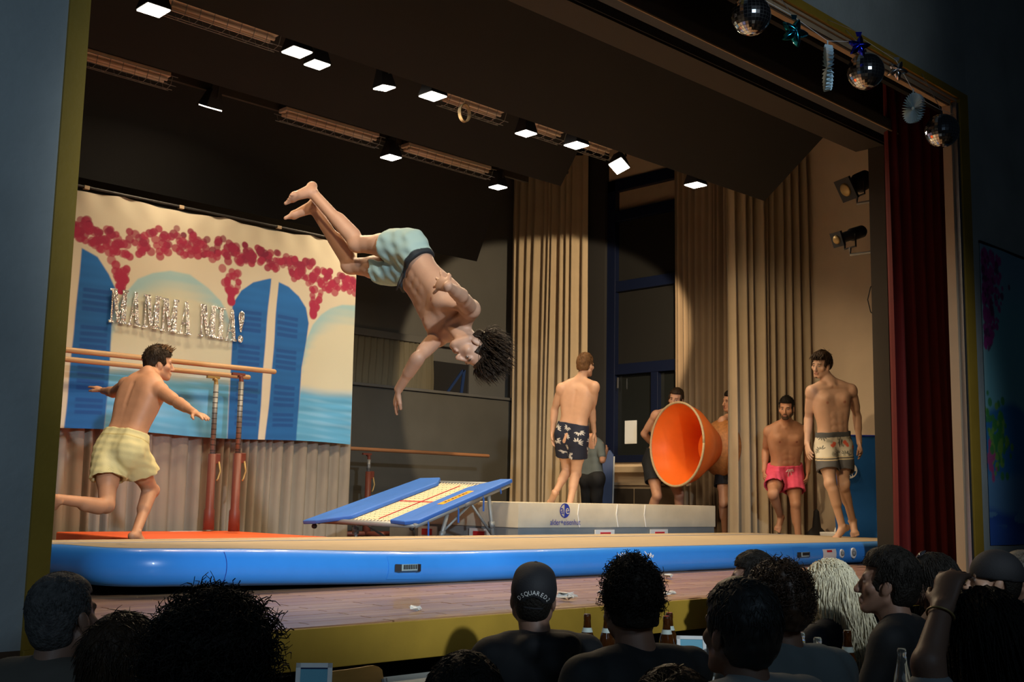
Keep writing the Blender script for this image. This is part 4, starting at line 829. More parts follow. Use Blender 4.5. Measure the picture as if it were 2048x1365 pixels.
# joints of the stage figures, metres in the scene
POSES = {
  'diver': {'P': (4.195, 5.225, 1.891), 'N': (4.256, 4.846, 1.458), 'SL': (4.294, 5.037, 1.422), 'EL': (4.063, 4.94, 1.263), 'WL': (4.089, 5.137, 1.1), 'TL': (4.141, 5.238, 0.976), 'HL': (4.225, 5.313, 1.856), 'KL': (4.154, 5.729, 1.906), 'AL': (3.984, 5.897, 2.258), 'FL': (3.888, 5.988, 2.155), 'SR': (4.206, 4.667, 1.525), 'ER': (3.971, 4.487, 1.55), 'WR': (3.819, 4.418, 1.571), 'TR': (3.849, 4.575, 1.624), 'HR': (4.173, 5.137, 1.928), 'KR': (4.062, 5.54, 2.002), 'AR': (3.876, 5.761, 2.315), 'FR': (3.743, 5.753, 2.212), 'C': (4.268, 4.699, 1.319), 'u': (0.62, -0.45, -0.642), 'f': (-0.646, 0.171, -0.744), 'H': 1.78},
  'runner': {'P': (3.74, 7.848, 0.777), 'N': (3.943, 7.914, 1.322), 'SL': (3.881, 8.099, 1.28), 'EL': (3.922, 8.394, 1.243), 'WL': (3.952, 8.651, 1.27), 'TL': (3.941, 8.814, 1.318), 'HL': (3.693, 7.935, 0.766), 'KL': (3.614, 7.736, 0.393), 'AL': (3.214, 7.585, 0.435), 'FL': (3.116, 7.477, 0.522), 'SR': (3.955, 7.739, 1.225), 'ER': (3.96, 7.458, 1.122), 'WR': (3.957, 7.211, 1.041), 'TR': (3.974, 7.047, 0.998), 'HR': (3.768, 7.754, 0.756), 'KR': (4.051, 7.957, 0.503), 'AR': (3.84, 7.726, 0.207), 'FR': (3.981, 7.786, 0.134), 'C': (4.076, 8.01, 1.445), 'u': (-0.031, -0.091, 0.995), 'f': (0.963, -0.271, 0.005), 'H': 1.8},
  'navy': {'P': (9.123, 8.457, 1.177), 'N': (9.134, 8.357, 1.747), 'SL': (9.007, 8.5, 1.696), 'EL': (9.082, 8.676, 1.469), 'WL': (9.08, 8.699, 1.213), 'TL': (9.075, 8.662, 1.05), 'HL': (9.097, 8.55, 1.156), 'KL': (9.289, 8.672, 0.797), 'AL': (8.957, 8.526, 0.575), 'FL': (9.021, 8.644, 0.473), 'SR': (9.161, 8.166, 1.705), 'ER': (9.271, 8.304, 1.466), 'WR': (9.372, 8.356, 1.236), 'TR': (9.438, 8.369, 1.082), 'HR': (9.138, 8.361, 1.159), 'KR': (9.249, 8.501, 0.774), 'AR': (9.012, 8.371, 0.446), 'FR': (9.158, 8.426, 0.383), 'C': (9.159, 8.297, 1.939), 'u': (-0.038, -0.084, 0.996), 'f': (0.993, 0.109, 0.047), 'H': 1.78},
  'tall': {'P': (10.349, 6.025, 1.063), 'N': (10.285, 6.008, 1.687), 'SL': (10.451, 5.876, 1.65), 'EL': (10.645, 5.925, 1.398), 'WL': (10.666, 5.916, 1.12), 'TL': (10.604, 5.852, 0.961), 'HL': (10.446, 5.982, 1.056), 'KL': (10.295, 5.892, 0.695), 'AL': (10.536, 5.939, 0.344), 'FL': (10.413, 5.855, 0.239), 'SR': (10.116, 6.122, 1.622), 'ER': (10.249, 6.243, 1.355), 'WR': (10.16, 6.21, 1.093), 'TR': (10.082, 6.137, 0.944), 'HR': (10.249, 6.061, 1.049), 'KR': (10.097, 5.919, 0.705), 'AR': (10.223, 5.876, 0.297), 'FR': (10.077, 5.918, 0.196), 'C': (10.221, 6.069, 1.887), 'u': (-0.245, -0.154, 0.957), 'f': (-0.969, 0.062, -0.238), 'H': 1.93},
  'pink': {'P': (11.297, 7.193, 0.807), 'N': (11.167, 7.082, 1.369), 'SL': (11.327, 6.971, 1.319), 'EL': (11.521, 7.024, 1.094), 'WL': (11.438, 6.984, 0.849), 'TL': (11.353, 6.96, 0.703), 'HL': (11.382, 7.143, 0.787), 'KL': (11.177, 6.988, 0.491), 'AL': (11.183, 6.955, 0.09), 'FL': (11.034, 6.912, 0.019), 'SR': (11.065, 7.244, 1.307), 'ER': (11.225, 7.392, 1.099), 'WR': (11.129, 7.357, 0.858), 'TR': (11.021, 7.281, 0.749), 'HR': (11.214, 7.244, 0.782), 'KR': (10.898, 7.093, 0.606), 'AR': (11.197, 7.194, 0.356), 'FR': (11.077, 7.176, 0.235), 'C': (11.078, 7.022, 1.546), 'u': (-0.143, -0.12, 0.982), 'f': (-0.915, -0.363, -0.177), 'H': 1.81},
  'carrier': {'P': (11.018, 8.769, 0.963), 'N': (11.063, 8.637, 1.551), 'SL': (11.248, 8.553, 1.513), 'EL': (11.412, 8.511, 1.253), 'WL': (11.62, 8.606, 1.112), 'TL': (11.722, 8.72, 1.025), 'HL': (11.081, 8.69, 0.942), 'KL': (10.989, 8.446, 0.582), 'AL': (11.11, 8.509, 0.16), 'FL': (10.984, 8.465, 0.045), 'SR': (10.863, 8.685, 1.53), 'ER': (10.893, 8.901, 1.31), 'WR': (11.109, 8.904, 1.15), 'TR': (11.274, 8.942, 1.103), 'HR': (10.92, 8.782, 0.935), 'KR': (10.761, 8.594, 0.565), 'AR': (10.775, 8.784, 0.164), 'FR': (10.652, 8.729, 0.051), 'C': (11.024, 8.516, 1.72), 'u': (-0.105, -0.223, 0.969), 'f': (-0.931, -0.321, -0.175), 'H': 1.86},
  'helper': {'P': (11.48, 8.049, 0.919), 'N': (11.465, 7.993, 1.508), 'SL': (11.652, 7.921, 1.479), 'EL': (11.756, 7.966, 1.197), 'WL': (11.656, 7.972, 0.954), 'TL': (11.514, 7.946, 0.861), 'HL': (11.562, 7.993, 0.904), 'KL': (11.419, 7.883, 0.508), 'AL': (11.589, 8.005, 0.127), 'FL': (11.448, 7.964, 0.036), 'SR': (11.27, 8.011, 1.459), 'ER': (11.372, 8.157, 1.213), 'WR': (11.269, 8.043, 1.0), 'TR': (11.126, 8.025, 0.907), 'HR': (11.381, 8.051, 0.898), 'KR': (11.215, 7.972, 0.504), 'AR': (11.412, 8.094, 0.136), 'FR': (11.269, 8.063, 0.046), 'C': (11.381, 7.974, 1.696), 'u': (-0.177, -0.155, 0.972), 'f': (-0.938, 0.325, -0.119), 'H': 1.82},
  'shirt': {'P': (10.827, 9.68, 0.761), 'N': (10.871, 9.759, 1.247), 'SL': (10.862, 9.921, 1.2), 'EL': (10.901, 9.971, 0.955), 'WL': (10.828, 9.842, 0.793), 'TL': (10.754, 9.765, 0.697), 'HL': (10.804, 9.761, 0.748), 'KL': (10.928, 9.851, 0.419), 'AL': (10.805, 9.735, 0.098), 'FL': (10.931, 9.781, 0.047), 'SR': (10.881, 9.599, 1.193), 'ER': (10.794, 9.479, 0.988), 'WR': (10.965, 9.572, 1.09), 'TR': (11.065, 9.626, 1.178), 'HR': (10.811, 9.599, 0.748), 'KR': (10.939, 9.692, 0.421), 'AR': (10.803, 9.584, 0.102), 'FR': (10.929, 9.629, 0.052), 'C': (10.931, 9.832, 1.392), 'u': (-0.074, -0.049, 0.996), 'f': (0.967, 0.241, 0.084), 'H': 1.52},
}
# ================================================================ PEOPLE: one continuous implicit surface per body
class Field:
    """smooth union of tapered limbs and ellipsoids on a voxel grid, meshed with surface nets"""
    def __init__(s): s.p = []
    def cap(s, a, b, ra, rb=None, k=0.02, flat=None, cut=None, sub=False):
        s.p.append(('c', np.array(a, float), np.array(b, float), ra, ra if rb is None else rb, k, flat, cut, sub)); return s
    def ell(s, c, axes, rad, k=0.02, sub=False):
        s.p.append(('e', np.array(c, float), np.array([unit(q) for q in axes]), np.array(rad, float), k, sub)); return s
    def mesh(s, h, noise=None, clip=None):
        lo = np.full(3, 1e9); hi = -lo
        for q in s.p:
            if q[0] == 'c':
                if q[8]: continue
                r_ = max(q[3], q[4]); lo = np.minimum(lo, np.minimum(q[1], q[2]) - r_); hi = np.maximum(hi, np.maximum(q[1], q[2]) + r_)
            elif not q[5]: r_ = q[3].max(); lo = np.minimum(lo, q[1] - r_); hi = np.maximum(hi, q[1] + r_)
        lo -= 4 * h; hi += 4 * h; n = np.ceil((hi - lo) / h).astype(int) + 1
        F = np.full(n, 1.0, np.float32)
        ax = [lo[i] + h * np.arange(n[i]) for i in range(3)]
        for q in s.p:
            if q[0] == 'c': k = q[5]; r_ = max(q[3], q[4]) + k * 1.2 + 3 * h; a = np.minimum(q[1], q[2]) - r_; b = np.maximum(q[1], q[2]) + r_
            else: k = q[4]; r_ = q[3].max() + k * 1.2 + 3 * h; a = q[1] - r_; b = q[1] + r_
            i0 = np.clip(np.floor((a - lo) / h).astype(int), 0, n); i1 = np.clip(np.ceil((b - lo) / h).astype(int) + 1, 0, n)
            if (i1 <= i0).any(): continue
            sl = tuple(slice(i0[i], i1[i]) for i in range(3))
            G = np.stack(np.meshgrid(*[ax[i][sl[i]] for i in range(3)], indexing='ij'), -1).astype(np.float32)
            if q[0] == 'c':
                ab = q[2] - q[1]; L2 = ab @ ab + 1e-12; v = G - q[1].astype(np.float32)
                t = np.clip((v @ ab.astype(np.float32)) / L2, 0, 1); v = v - t[..., None] * ab.astype(np.float32); rr = q[3] + (q[4] - q[3]) * t
                if q[6] is not None:
                    fa, ratio = unit(q[6][0]).astype(np.float32), q[6][1]; pr = v @ fa
                    v = v + (pr * (1 / ratio - 1))[..., None] * fa; d = (np.sqrt((v * v).sum(-1)) - rr) * (0.5 + 0.5 * ratio)
                else: d = np.sqrt((v * v).sum(-1)) - rr
                if q[7] is not None:
                    for (pc, nc) in q[7]: d = np.maximum(d, (G - np.array(pc, np.float32)) @ unit(nc).astype(np.float32))
                sub = q[8]
            else:
                v = (G - q[1].astype(np.float32)) @ q[2].T.astype(np.float32); k0 = np.sqrt(((v / q[3]) ** 2).sum(-1)); k1 = np.sqrt(((v / q[3] ** 2) ** 2).sum(-1)) + 1e-6
                d = k0 * (k0 - 1) / k1; sub = q[5]
            f = F[sl]
            if sub:
                hh = np.clip(0.5 - 0.5 * (f + d) / k, 0, 1); F[sl] = f * (1 - hh) - d * hh + k * hh * (1 - hh)
            else:
                hh = np.clip(0.5 + 0.5 * (f - d) / k, 0, 1); F[sl] = f * (1 - hh) + d * hh - k * hh * (1 - hh)
        if noise is not None:
            near = np.abs(F) < 0.06; ix = np.argwhere(near); F[near] += noise(lo + ix * h).astype(np.float32)
        if clip is not None:
            near = F < 0.05; ix = np.argwhere(near); F[near] = np.maximum(F[near], clip(lo + ix * h).astype(np.float32))
        return nets(F, lo, h)
def nets(F, lo, h):
    s = F < 0; n = np.array(F.shape); cnt = np.zeros(n - 1, np.int8)
    for i in (0, 1):
        for j in (0, 1):
            for k in (0, 1): cnt += s[i:n[0] - 1 + i, j:n[1] - 1 + j, k:n[2] - 1 + k]
    m = (cnt > 0) & (cnt < 8); idx = np.full(n - 1, -1, np.int32); c = np.argwhere(m); idx[m] = np.arange(len(c), dtype=np.int32)
    acc = np.zeros((len(c), 3)); num = np.zeros(len(c)); crn = [np.array((i, j, k)) for i in (0, 1) for j in (0, 1) for k in (0, 1)]
    fv = [F[c[:, 0] + o[0], c[:, 1] + o[1], c[:, 2] + o[2]] for o in crn]
    for a in range(8):
        for b in range(a + 1, 8):
            if np.abs(crn[a] - crn[b]).sum() != 1: continue
            x = (fv[a] < 0) != (fv[b] < 0); t = np.where(x, fv[a] / np.where(x, fv[a] - fv[b], 1), 0)
            acc += np.where(x[:, None], crn[a] + t[:, None] * (crn[b] - crn[a]), 0); num += x
    V = lo + (c + acc / num[:, None]) * h; Q = []
    for ax_ in range(3):
        u, v = (ax_ + 1) % 3, (ax_ + 2) % 3; sa = [slice(None)] * 3; sb = [slice(None)] * 3; sa[ax_] = slice(0, n[ax_] - 1); sb[ax_] = slice(1, n[ax_])
        A, B = s[tuple(sa)], s[tuple(sb)]; e = np.argwhere(A != B); e = e[(e[:, u] > 0) & (e[:, v] > 0) & (e[:, u] < n[u] - 1) & (e[:, v] < n[v] - 1)]
        fl = A[e[:, 0], e[:, 1], e[:, 2]]
        def cell(du, dv): q = e.copy(); q[:, u] -= du; q[:, v] -= dv; return idx[q[:, 0], q[:, 1], q[:, 2]]
        q4 = np.stack([cell(1, 1), cell(0, 1), cell(0, 0), cell(1, 0)], -1); q4[~fl] = q4[~fl][:, ::-1]; Q.append(q4)
    return V, np.concatenate(Q)
SKIN = [mat('skin_%d' % i, (1, 1, 1), 0.52, attr='col', sss=0.08, noise=0.05, nscale=14, bump=0.05, bscale=120) for i in range(1)][0]
def skin_mesh(name, V, Q, base, dabs_, parent=None, origin=None):
    o = link(name, V, Q, SKIN, parent, True, origin=origin)
    C = np.ones((len(V), 3)) * np.array(base) * (1 + 0.05 * sn(V, 20, 3))[:, None]
    for (c, r_, col, soft) in dabs_:
        d = np.linalg.norm((V - np.array(c[0])) @ np.array(c[1]).T / np.array(r_), axis=1) if isinstance(c, tuple) else np.linalg.norm(V - c, axis=1) / r_
        m = smooth(1 + soft, 1 - soft, d)[:, None]; C = C * (1 - m) + np.array(col) * m
    vcol(o.data, C); return o
def head_frame(J): u = np.array(J['u'], float); f = np.array(J['f'], float); return u, f, np.cross(f, u)
def add_head(fd, c, u, f, r_, s, hgt=1.0, k=0.012):
    def p(x, y, z): return c + (r_ * x + f * y + u * z) * s
    ax = (r_, f, u)
    fd.ell(p(0, -0.012, 0.035), ax, np.array((0.074, 0.096, 0.088)) * s, 0.02)
    fd.ell(p(0, 0.030, -0.028), ax, np.array((0.060, 0.062, 0.088)) * s, 0.02)
    for e in (-1, 1):
        fd.cap(p(0.054 * e, 0.0, -0.055), p(0.018 * e, 0.066, -0.098), 0.022 * s, 0.021 * s, 0.02)
        fd.ell(p(0.048 * e, 0.055, -0.022), ax, np.array((0.022, 0.022, 0.020)) * s, 0.02)      # cheekbone
        fd.ell(p(0.077 * e, -0.006, -0.012), (r_, f + 0.2 * u, u), np.array((0.010, 0.019, 0.032)) * s, 0.008)
    fd.ell(p(0, 0.074, -0.100), ax, np.array((0.020, 0.017, 0.016)) * s, 0.015)                 # chin
    fd.cap(p(-0.036, 0.078, 0.022), p(0.036, 0.078, 0.022), 0.013 * s, None, 0.012)             # brow
    for e in (-1, 1):
        fd.ell(p(0.031 * e, 0.098, 0.0), ax, np.array((0.017, 0.015, 0.012)) * s, 0.010, sub=True)
        fd.ell(p(0.031 * e, 0.074, 0.0), ax, np.array((0.014, 0.014, 0.012)) * s, 0.004)
        fd.ell(p(0.011 * e, 0.101, -0.040), ax, np.array((0.008, 0.010, 0.008)) * s, 0.006)
    fd.cap(p(0, 0.090, 0.008), p(0, 0.112, -0.036), 0.009 * s, 0.012 * s, 0.010)
    fd.cap(p(-0.016, 0.090, -0.064), p(0.016, 0.090, -0.064), 0.0085 * s, None, 0.006); fd.cap(p(-0.014, 0.089, -0.077), p(0.014, 0.089, -0.077), 0.009 * s, None, 0.006)
def face_dabs(c, u, f, r_, s, brow, lip=(0.34, 0.145, 0.10), beard=None):
    def p(x, y, z): return c + (r_ * x + f * y + u * z) * s
    A = np.array((r_, f, u)); out = []
    if beard is not None:
        out += [((p(0, 0.075, -0.092), A), np.array((0.046, 0.05, 0.036)) * s, beard, 0.3)]
        for e in (-1, 1): out += [((p(0.056 * e, 0.025, -0.070), A), np.array((0.03, 0.055, 0.030)) * s, beard, 0.35), ((p(0.066 * e, 0.004, -0.03), A), np.array((0.016, 0.018, 0.045)) * s, beard, 0.3)]
        out += [((p(0, 0.10, -0.055), A), np.array((0.030, 0.02, 0.0075)) * s, beard, 0.3)]
    for e in (-1, 1):
        out += [((p(0.032 * e, 0.09, 0.024), A), np.array((0.020, 0.02, 0.0055)) * s, brow, 0.3), ((p(0.031 * e, 0.088, 0.0), A), np.array((0.014, 0.012, 0.0055)) * s, (0.55, 0.48, 0.42), 0.25),
                ((p(0.031 * e, 0.09, 0.0), A), np.array((0.0062, 0.02, 0.006)) * s, (0.03, 0.02, 0.015), 0.2), ((p(0.031 * e, 0.088, 0.0065), A), np.array((0.016, 0.016, 0.003)) * s, (0.06, 0.03, 0.02), 0.4)]
    out += [((p(0, 0.098, -0.070), A), np.array((0.022, 0.016, 0.012)) * s, lip, 0.3), ((p(0, 0.104, -0.0705), A), np.array((0.019, 0.012, 0.0022)) * s, (0.10, 0.03, 0.025), 0.4)]
    return out
def add_hand(fd, W, T, nrm, side, s, curl=0.35, spread=0.18):
    """palm, four jointed fingers and a thumb leaving the side of the palm; nrm points out of the back of the hand"""
    d = unit(T - W); nrm = unit(nrm - d * (nrm @ d)); x = np.cross(d, nrm) * side      # x: towards the thumb
    pm = W + d * 0.045 * s
    fd.cap(W + d * 0.012 * s, W + d * 0.082 * s, 0.033 * s, 0.039 * s, 0.012, (nrm, 0.42))
    for i, (o, L) in enumerate(((0.029, 0.070), (0.010, 0.078), (-0.010, 0.072), (-0.028, 0.056))):
        b = W + d * (0.088 - 0.004 * abs(i - 1)) * s + x * o * s; dv = unit(d + x * spread * (1.3 - i) * 0.45); prev = b; r0 = 0.0095 * s
        for j, (fl, an) in enumerate(((0.46, 0.35), (0.31, 0.75), (0.23, 1.1))):
            aa = curl * an * 1.6; q = prev + (dv * math.cos(aa) - nrm * math.sin(aa)) * L * fl * s
            fd.cap(prev, q, r0, r0 * 0.92, 0.005); prev = q; r0 *= 0.92
    t0 = W + d * 0.028 * s + x * 0.026 * s - nrm * 0.006 * s; t1 = t0 + unit(d * 0.72 + x * 0.62 - nrm * 0.28) * 0.042 * s; t2 = t1 + unit(d * 0.92 + x * 0.25 - nrm * 0.30) * 0.034 * s
    fd.cap(t0, t1, 0.014 * s, 0.011 * s, 0.010); fd.cap(t1, t2, 0.011 * s, 0.0085 * s, 0.005)
def build_body(J, h=0.006, build=1.0, hands=None, neck=True, muscle=1.0):
    J = {k: (np.array(v, float) if k != 'H' else v) for k, v in J.items()}; s = J['H'] / 1.8; fd = Field()
    up = unit(J['N'] - J['P']); sr = unit(J['SR'] - J['SL']); hr = unit(J['HR'] - J['HL'])
    up = unit(J['N'] - J['P']); hr = unit(hr - up * (hr @ up) * 0.8)
    for e_, q_ in ((1, 'HR'), (-1, 'HL')): J[q_] = J['P'] + hr * e_ * 0.095 * s
    def fr(t): r_ = unit(hr * (1 - t) + sr * t); r_ = unit(r_ - up * (r_ @ up)); return r_, unit(np.cross(up, r_))
    L = np.linalg.norm(J['N'] - J['P']); ft = fr(1.0)[1]
    bs = build * s
    for t, w_, r_, o in ((-0.06, 0.080, 0.088, -0.01), (0.06, 0.085, 0.094, -0.008), (0.18, 0.075, 0.090, 0.0), (0.30, 0.068, 0.085, 0.004), (0.42, 0.072, 0.087, 0.004), (0.54, 0.083, 0.093, 0.002), (0.66, 0.092, 0.098, 0.0), (0.78, 0.100, 0.096, -0.004), (0.88, 0.100, 0.078, -0.012), (0.95, 0.075, 0.058, -0.016)):
        r, f = fr(min(max(t, 0), 1)); c = J['P'] + up * L * t + f * o * s; fd.cap(c - r * w_ * bs, c + r * w_ * bs, r_ * bs, None, 0.035)
    r, f = fr(1.0); ch = J['P'] + up * L * 0.74
    for e, S in ((1, 'SR'), (-1, 'SL')):
        sd = unit(J[S] - J['N']); E = J['E' + S[1]]; ad = unit(E - J[S])
        pc = ch + r * 0.072 * e * bs + f * 0.076 * bs + up * 0.006; fd.ell(pc, (r, f, up), np.array((0.078, 0.034, 0.062)) * bs, 0.025)
        fd.cap(pc + r * e * 0.02 * bs + up * 0.015 * s, J[S] + ad * 0.04 * s, 0.036 * bs, 0.034 * bs, 0.03)
        fd.ell(ch + up * 0.05 * s + r * 0.078 * e * bs - f * 0.070 * bs, (unit(r + 0.3 * e * up), f, up), np.array((0.056, 0.026, 0.070)) * bs, 0.025)      # shoulder blade
        fd.cap(ch - up * 0.02 * s + r * 0.125 * e * bs - f * 0.02, J['P'] + up * L * 0.40 + r * 0.085 * e * bs - f * 0.02, 0.050 * bs, 0.040 * bs, 0.03)       # flank
        fd.cap(J['N'] + up * 0.045 * s - f * 0.01, J[S] + up * 0.005 * s, 0.042 * bs, 0.044 * bs, 0.035)                                                # trapezius
        fd.cap(J['N'] + f * 0.055 * s + r * e * 0.02 * s - up * 0.015 * s, J[S] + f * 0.012 * s, 0.013 * s, 0.016 * s, 0.02)                               # collar bone
        fd.ell(J[S] + ad * 0.025 * s, (unit(r), f, up), np.array((0.056, 0.058, 0.062)) * bs, 0.025)
        # arm
        W = J['W' + S[1]]; T = J['T' + S[1]]; fdv = unit(W - E)
        fd.cap(J[S], E, 0.047 * bs, 0.038 * bs, 0.025); fd.cap(J[S] + (E - J[S]) * 0.35 + f * 0.006, J[S] + (E - J[S]) * 0.68 + f * 0.006, 0.047 * bs, 0.043 * bs, 0.02)
        fd.cap(E, W, 0.037 * bs, 0.0255 * s, 0.015); fd.cap(E + (W - E) * 0.10, E + (W - E) * 0.45, 0.041 * bs, 0.034 * bs, 0.02)
        hd = (hands or {}).get(S[1], {}); nr = hd.get('n', r * e + f * 0.3); add_hand(fd, W, T, np.array(nr, float), -e if hd.get('flip') else e, s * 1.02, hd.get('curl', 0.4), hd.get('spread', 0.2))
    # back furrow and belly line
    fd.cap(J['P'] + up * L * 0.12 - fr(0.2)[1] * 0.108 * bs, J['P'] + up * L * 0.55 - f * 0.112 * bs, 0.012 * s, None, 0.022, sub=True); fd.cap(J['P'] + up * L * 0.55 - f * 0.112 * bs, J['P'] + up * L * 0.84 - f * 0.110 * bs, 0.012 * s, None, 0.022, sub=True)
    for t, w_ in ((0.52, 0.032), (0.41, 0.031), (0.30, 0.029)):
        r2, f2 = fr(t)
        for e in (-1, 1): fd.ell(J['P'] + up * L * t + f2 * 0.085 * bs + r2 * e * w_ * bs, (r2, f2, up), np.array((0.032, 0.0135, 0.030)) * bs * muscle, 0.018)
    fd.ell(J['P'] + up * L * 0.235 + fr(0.2)[1] * 0.098 * bs, (r, f, up), np.array((0.008, 0.012, 0.010)) * s, 0.008, sub=True)
    # legs
    for e, q in ((1, 'R'), (-1, 'L')):
        H, K, A, Fo = J['H' + q], J['K' + q], J['A' + q], J['F' + q]; kd = unit(A - K); td = unit(K - H); fwk = unit(np.cross(hr, kd)) * -1
        if fwk @ unit(Fo - A) < -0.3: fwk = -fwk
        bk = -fwk
        fd.cap(H, K, 0.086 * bs, 0.054 * bs, 0.03); fd.cap(H + (K - H) * 0.15, H + (K - H) * 0.55, 0.090 * bs, 0.074 * bs, 0.03)
        fd.ell(K + fwk * 0.014 * s, (hr, fwk, kd), np.array((0.048, 0.050, 0.055)) * s, 0.02)
        fd.cap(K, A, 0.047 * bs, 0.0325 * s, 0.02); fd.cap(K + (A - K) * 0.16 + bk * 0.018 * s, K + (A - K) * 0.46 + bk * 0.015 * s, 0.050 * bs, 0.044 * bs, 0.025)
        d = unit(Fo - A); hx = unit(np.cross(d, kd)); dn = unit(np.cross(hx, d)); dn = dn if dn @ kd > 0 else -dn
        heel = A + dn * 0.045 * s - d * 0.035 * s; ball = A + d * 0.125 * s + dn * 0.052 * s
        fd.ell(heel, (hx, d, dn), np.array((0.031, 0.036, 0.032)) * s, 0.02); fd.cap(A + dn * 0.02 * s, ball, 0.036 * s, 0.024 * s, 0.02); fd.cap(heel + d * 0.03 * s, ball, 0.026 * s, 0.028 * s, 0.02, (dn, 0.7))
        fd.cap(ball - hx * 0.02 * s, ball + hx * 0.022 * s, 0.021 * s, 0.020 * s, 0.015)
        for i in range(5): b0 = ball + hx * (0.030 - 0.0155 * i) * s * e; fd.cap(b0, b0 + d * (0.056 - 0.007 * i) * s + dn * 0.006 * s, (0.0125 if i == 0 else 0.0095) * s, (0.011 if i == 0 else 0.008) * s, 0.006)
        for e2 in (-1, 1): fd.ell(A + hx * e2 * 0.032 * s, (hx, d, dn), np.array((0.010, 0.012, 0.012)) * s, 0.012)
    u, f, rr = head_frame(J); hs = s * (0.5 + 0.5 / s)
    fd.cap(J['N'] + up * 0.01, J['C'] - u * 0.055 * hs - f * 0.015 * hs, 0.058 * bs, 0.053 * s, 0.025)
    fd.cap(J['N'] + fr(1)[1] * 0.03 * s, J['C'] - u * 0.075 * hs + f * 0.02 * hs, 0.030 * s, 0.030 * s, 0.02)
    add_head(fd, J['C'], u, f, rr, hs); V, Q = fd.mesh(h); return J, V, Q, (up, fr, L, s, bs, u, f, rr, hs)
def nipples(J, I, col):
    up, fr, L, s, bs = I[:5]; r, f = fr(1.0); ch = J['P'] + up * L * 0.725
    return [(ch + r * 0.088 * e * bs + f * 0.108 * bs, 0.014 * s, col, 0.3) for e in (-1, 1)]
def shorts_field(J, I, leg=0.55, loose=1.0, rise=0.02, flare=0.0, hang=0.5):
    up, fr, L, s, bs = I[:5]; fd = Field(); r, f = fr(0.0); wp = J['P'] + up * (L * 0.20 + rise)
    for t, w_, r_ in ((-0.05, 0.088, 0.099), (0.05, 0.090, 0.104), (0.14, 0.082, 0.101), (0.20, 0.079, 0.097), (0.28, 0.077, 0.094)):
        c = J['P'] + up * L * t; fd.cap(c - r * w_ * bs, c + r * w_ * bs, r_ * bs, None, 0.03, None, [(wp, up)])
    hems = []
    for q in 'RL':
        H, K = J['H' + q], J['K' + q]; LL = np.linalg.norm(K - H); hem = H + (K - H) * leg; td = unit(unit(K - H) * (1 - hang * 0.8) + np.array((0, 0, -1.0)) * hang * 0.8); hems.append((hem, td))
        fd.cap(H, H + (K - H) * (leg + 0.15), 0.102 * bs * loose, (0.100 + flare) * bs * loose, 0.03, None, [(hem, td), (wp, up)])
    for q, (hem, td) in zip('RL', hems):
        tt = unit(J['K' + q] - J['H' + q]); fd.cap(hem - tt * 0.05, hem + tt * 0.14, 0.090 * bs * loose, (0.090 + flare) * bs * loose, 0.006, sub=True)
    return fd, wp, hems
def folds(seed, amp=0.005, f=38):
    def n(P): return amp * (sn(P, f, seed, 4) + 0.5 * sn(P, f * 2.1, seed + 1, 4))
    return n
def hair_cap(c, u, f, r_, s, top=0.02, side=0.012, front=0.055, nape=-0.075, noise=None, h=0.006, extra=None, m=None, parent=None, sideburn=-0.03, name='hair'):
    fd = Field(); A = (r_, f, u)
    def p(x, y, z): return c + (r_ * x + f * y + u * z) * s
    fd.ell(p(0, -0.014, 0.037), A, np.array((0.075 + side, 0.097 + side, 0.089 + top)) * s, 0.01); fd.ell(p(0, -0.035, -0.01), A, np.array((0.066 + side, 0.072 + side, 0.085)) * s, 0.02)
    fd.ell(p(0, 0.02, 0.07 + top * 0.5), A, np.array((0.058, 0.066, 0.042 + top * 0.6)) * s, 0.02)
    if extra: extra(fd, p)
    def clip(P):
        L_ = (P - c) @ np.array(A).T / s; x, y, z = L_[:, 0], L_[:, 1], L_[:, 2]
        face = np.minimum(y - (0.035 - 0.25 * (z - 0.06)), (front + 0.10 * np.abs(x) / 0.06 * 0.0) - z)      # in front and below the hairline
        side_ = np.minimum(np.minimum(y + 0.028, sideburn - z), 0.2)
        ear = 0.030 - np.sqrt((y + 0.006) ** 2 + (z + 0.018) ** 2)
        return np.maximum(np.maximum(np.maximum(face, side_), nape - z), ear) * s
    V, Q = fd.mesh(h, noise, clip); return link(name, V, Q, m, parent, True)
def tufts(c, dirs, n, L0, L1, r0, seed, bend, m, parent, name='hair_tufts', segs=4, sides=4, curl=0.0, cf=60.0):
    """free locks: tapered curved strands rooted on the scalp; dirs(rng) gives (root, direction)"""
    rg = np.random.RandomState(seed); b = MB()
    V = []; F = []
    for k in range(n):
        p, d = dirs(rg); d = unit(d); L_ = rg.uniform(L0, L1); q = p.copy(); pts = [q.copy()]; ph = rg.uniform(0, 6.28); x, y, _ = frame_of(d)
        for j in range(segs):
            d = unit(d + bend * (j + 1) / segs + rg.normal(size=3) * 0.10); q = q + d * L_ / segs; t = (j + 1) / segs
            pts.append(q + curl * (x * math.cos(ph + cf * t) + y * math.sin(ph + cf * t)))
        b.tube(pts, [r0 * (1 - 0.85 * j / segs) for j in range(segs + 1)], sides, cap=False)
    o = b.build(name, m, parent, True); o['kind'] = 'stuff'; return o
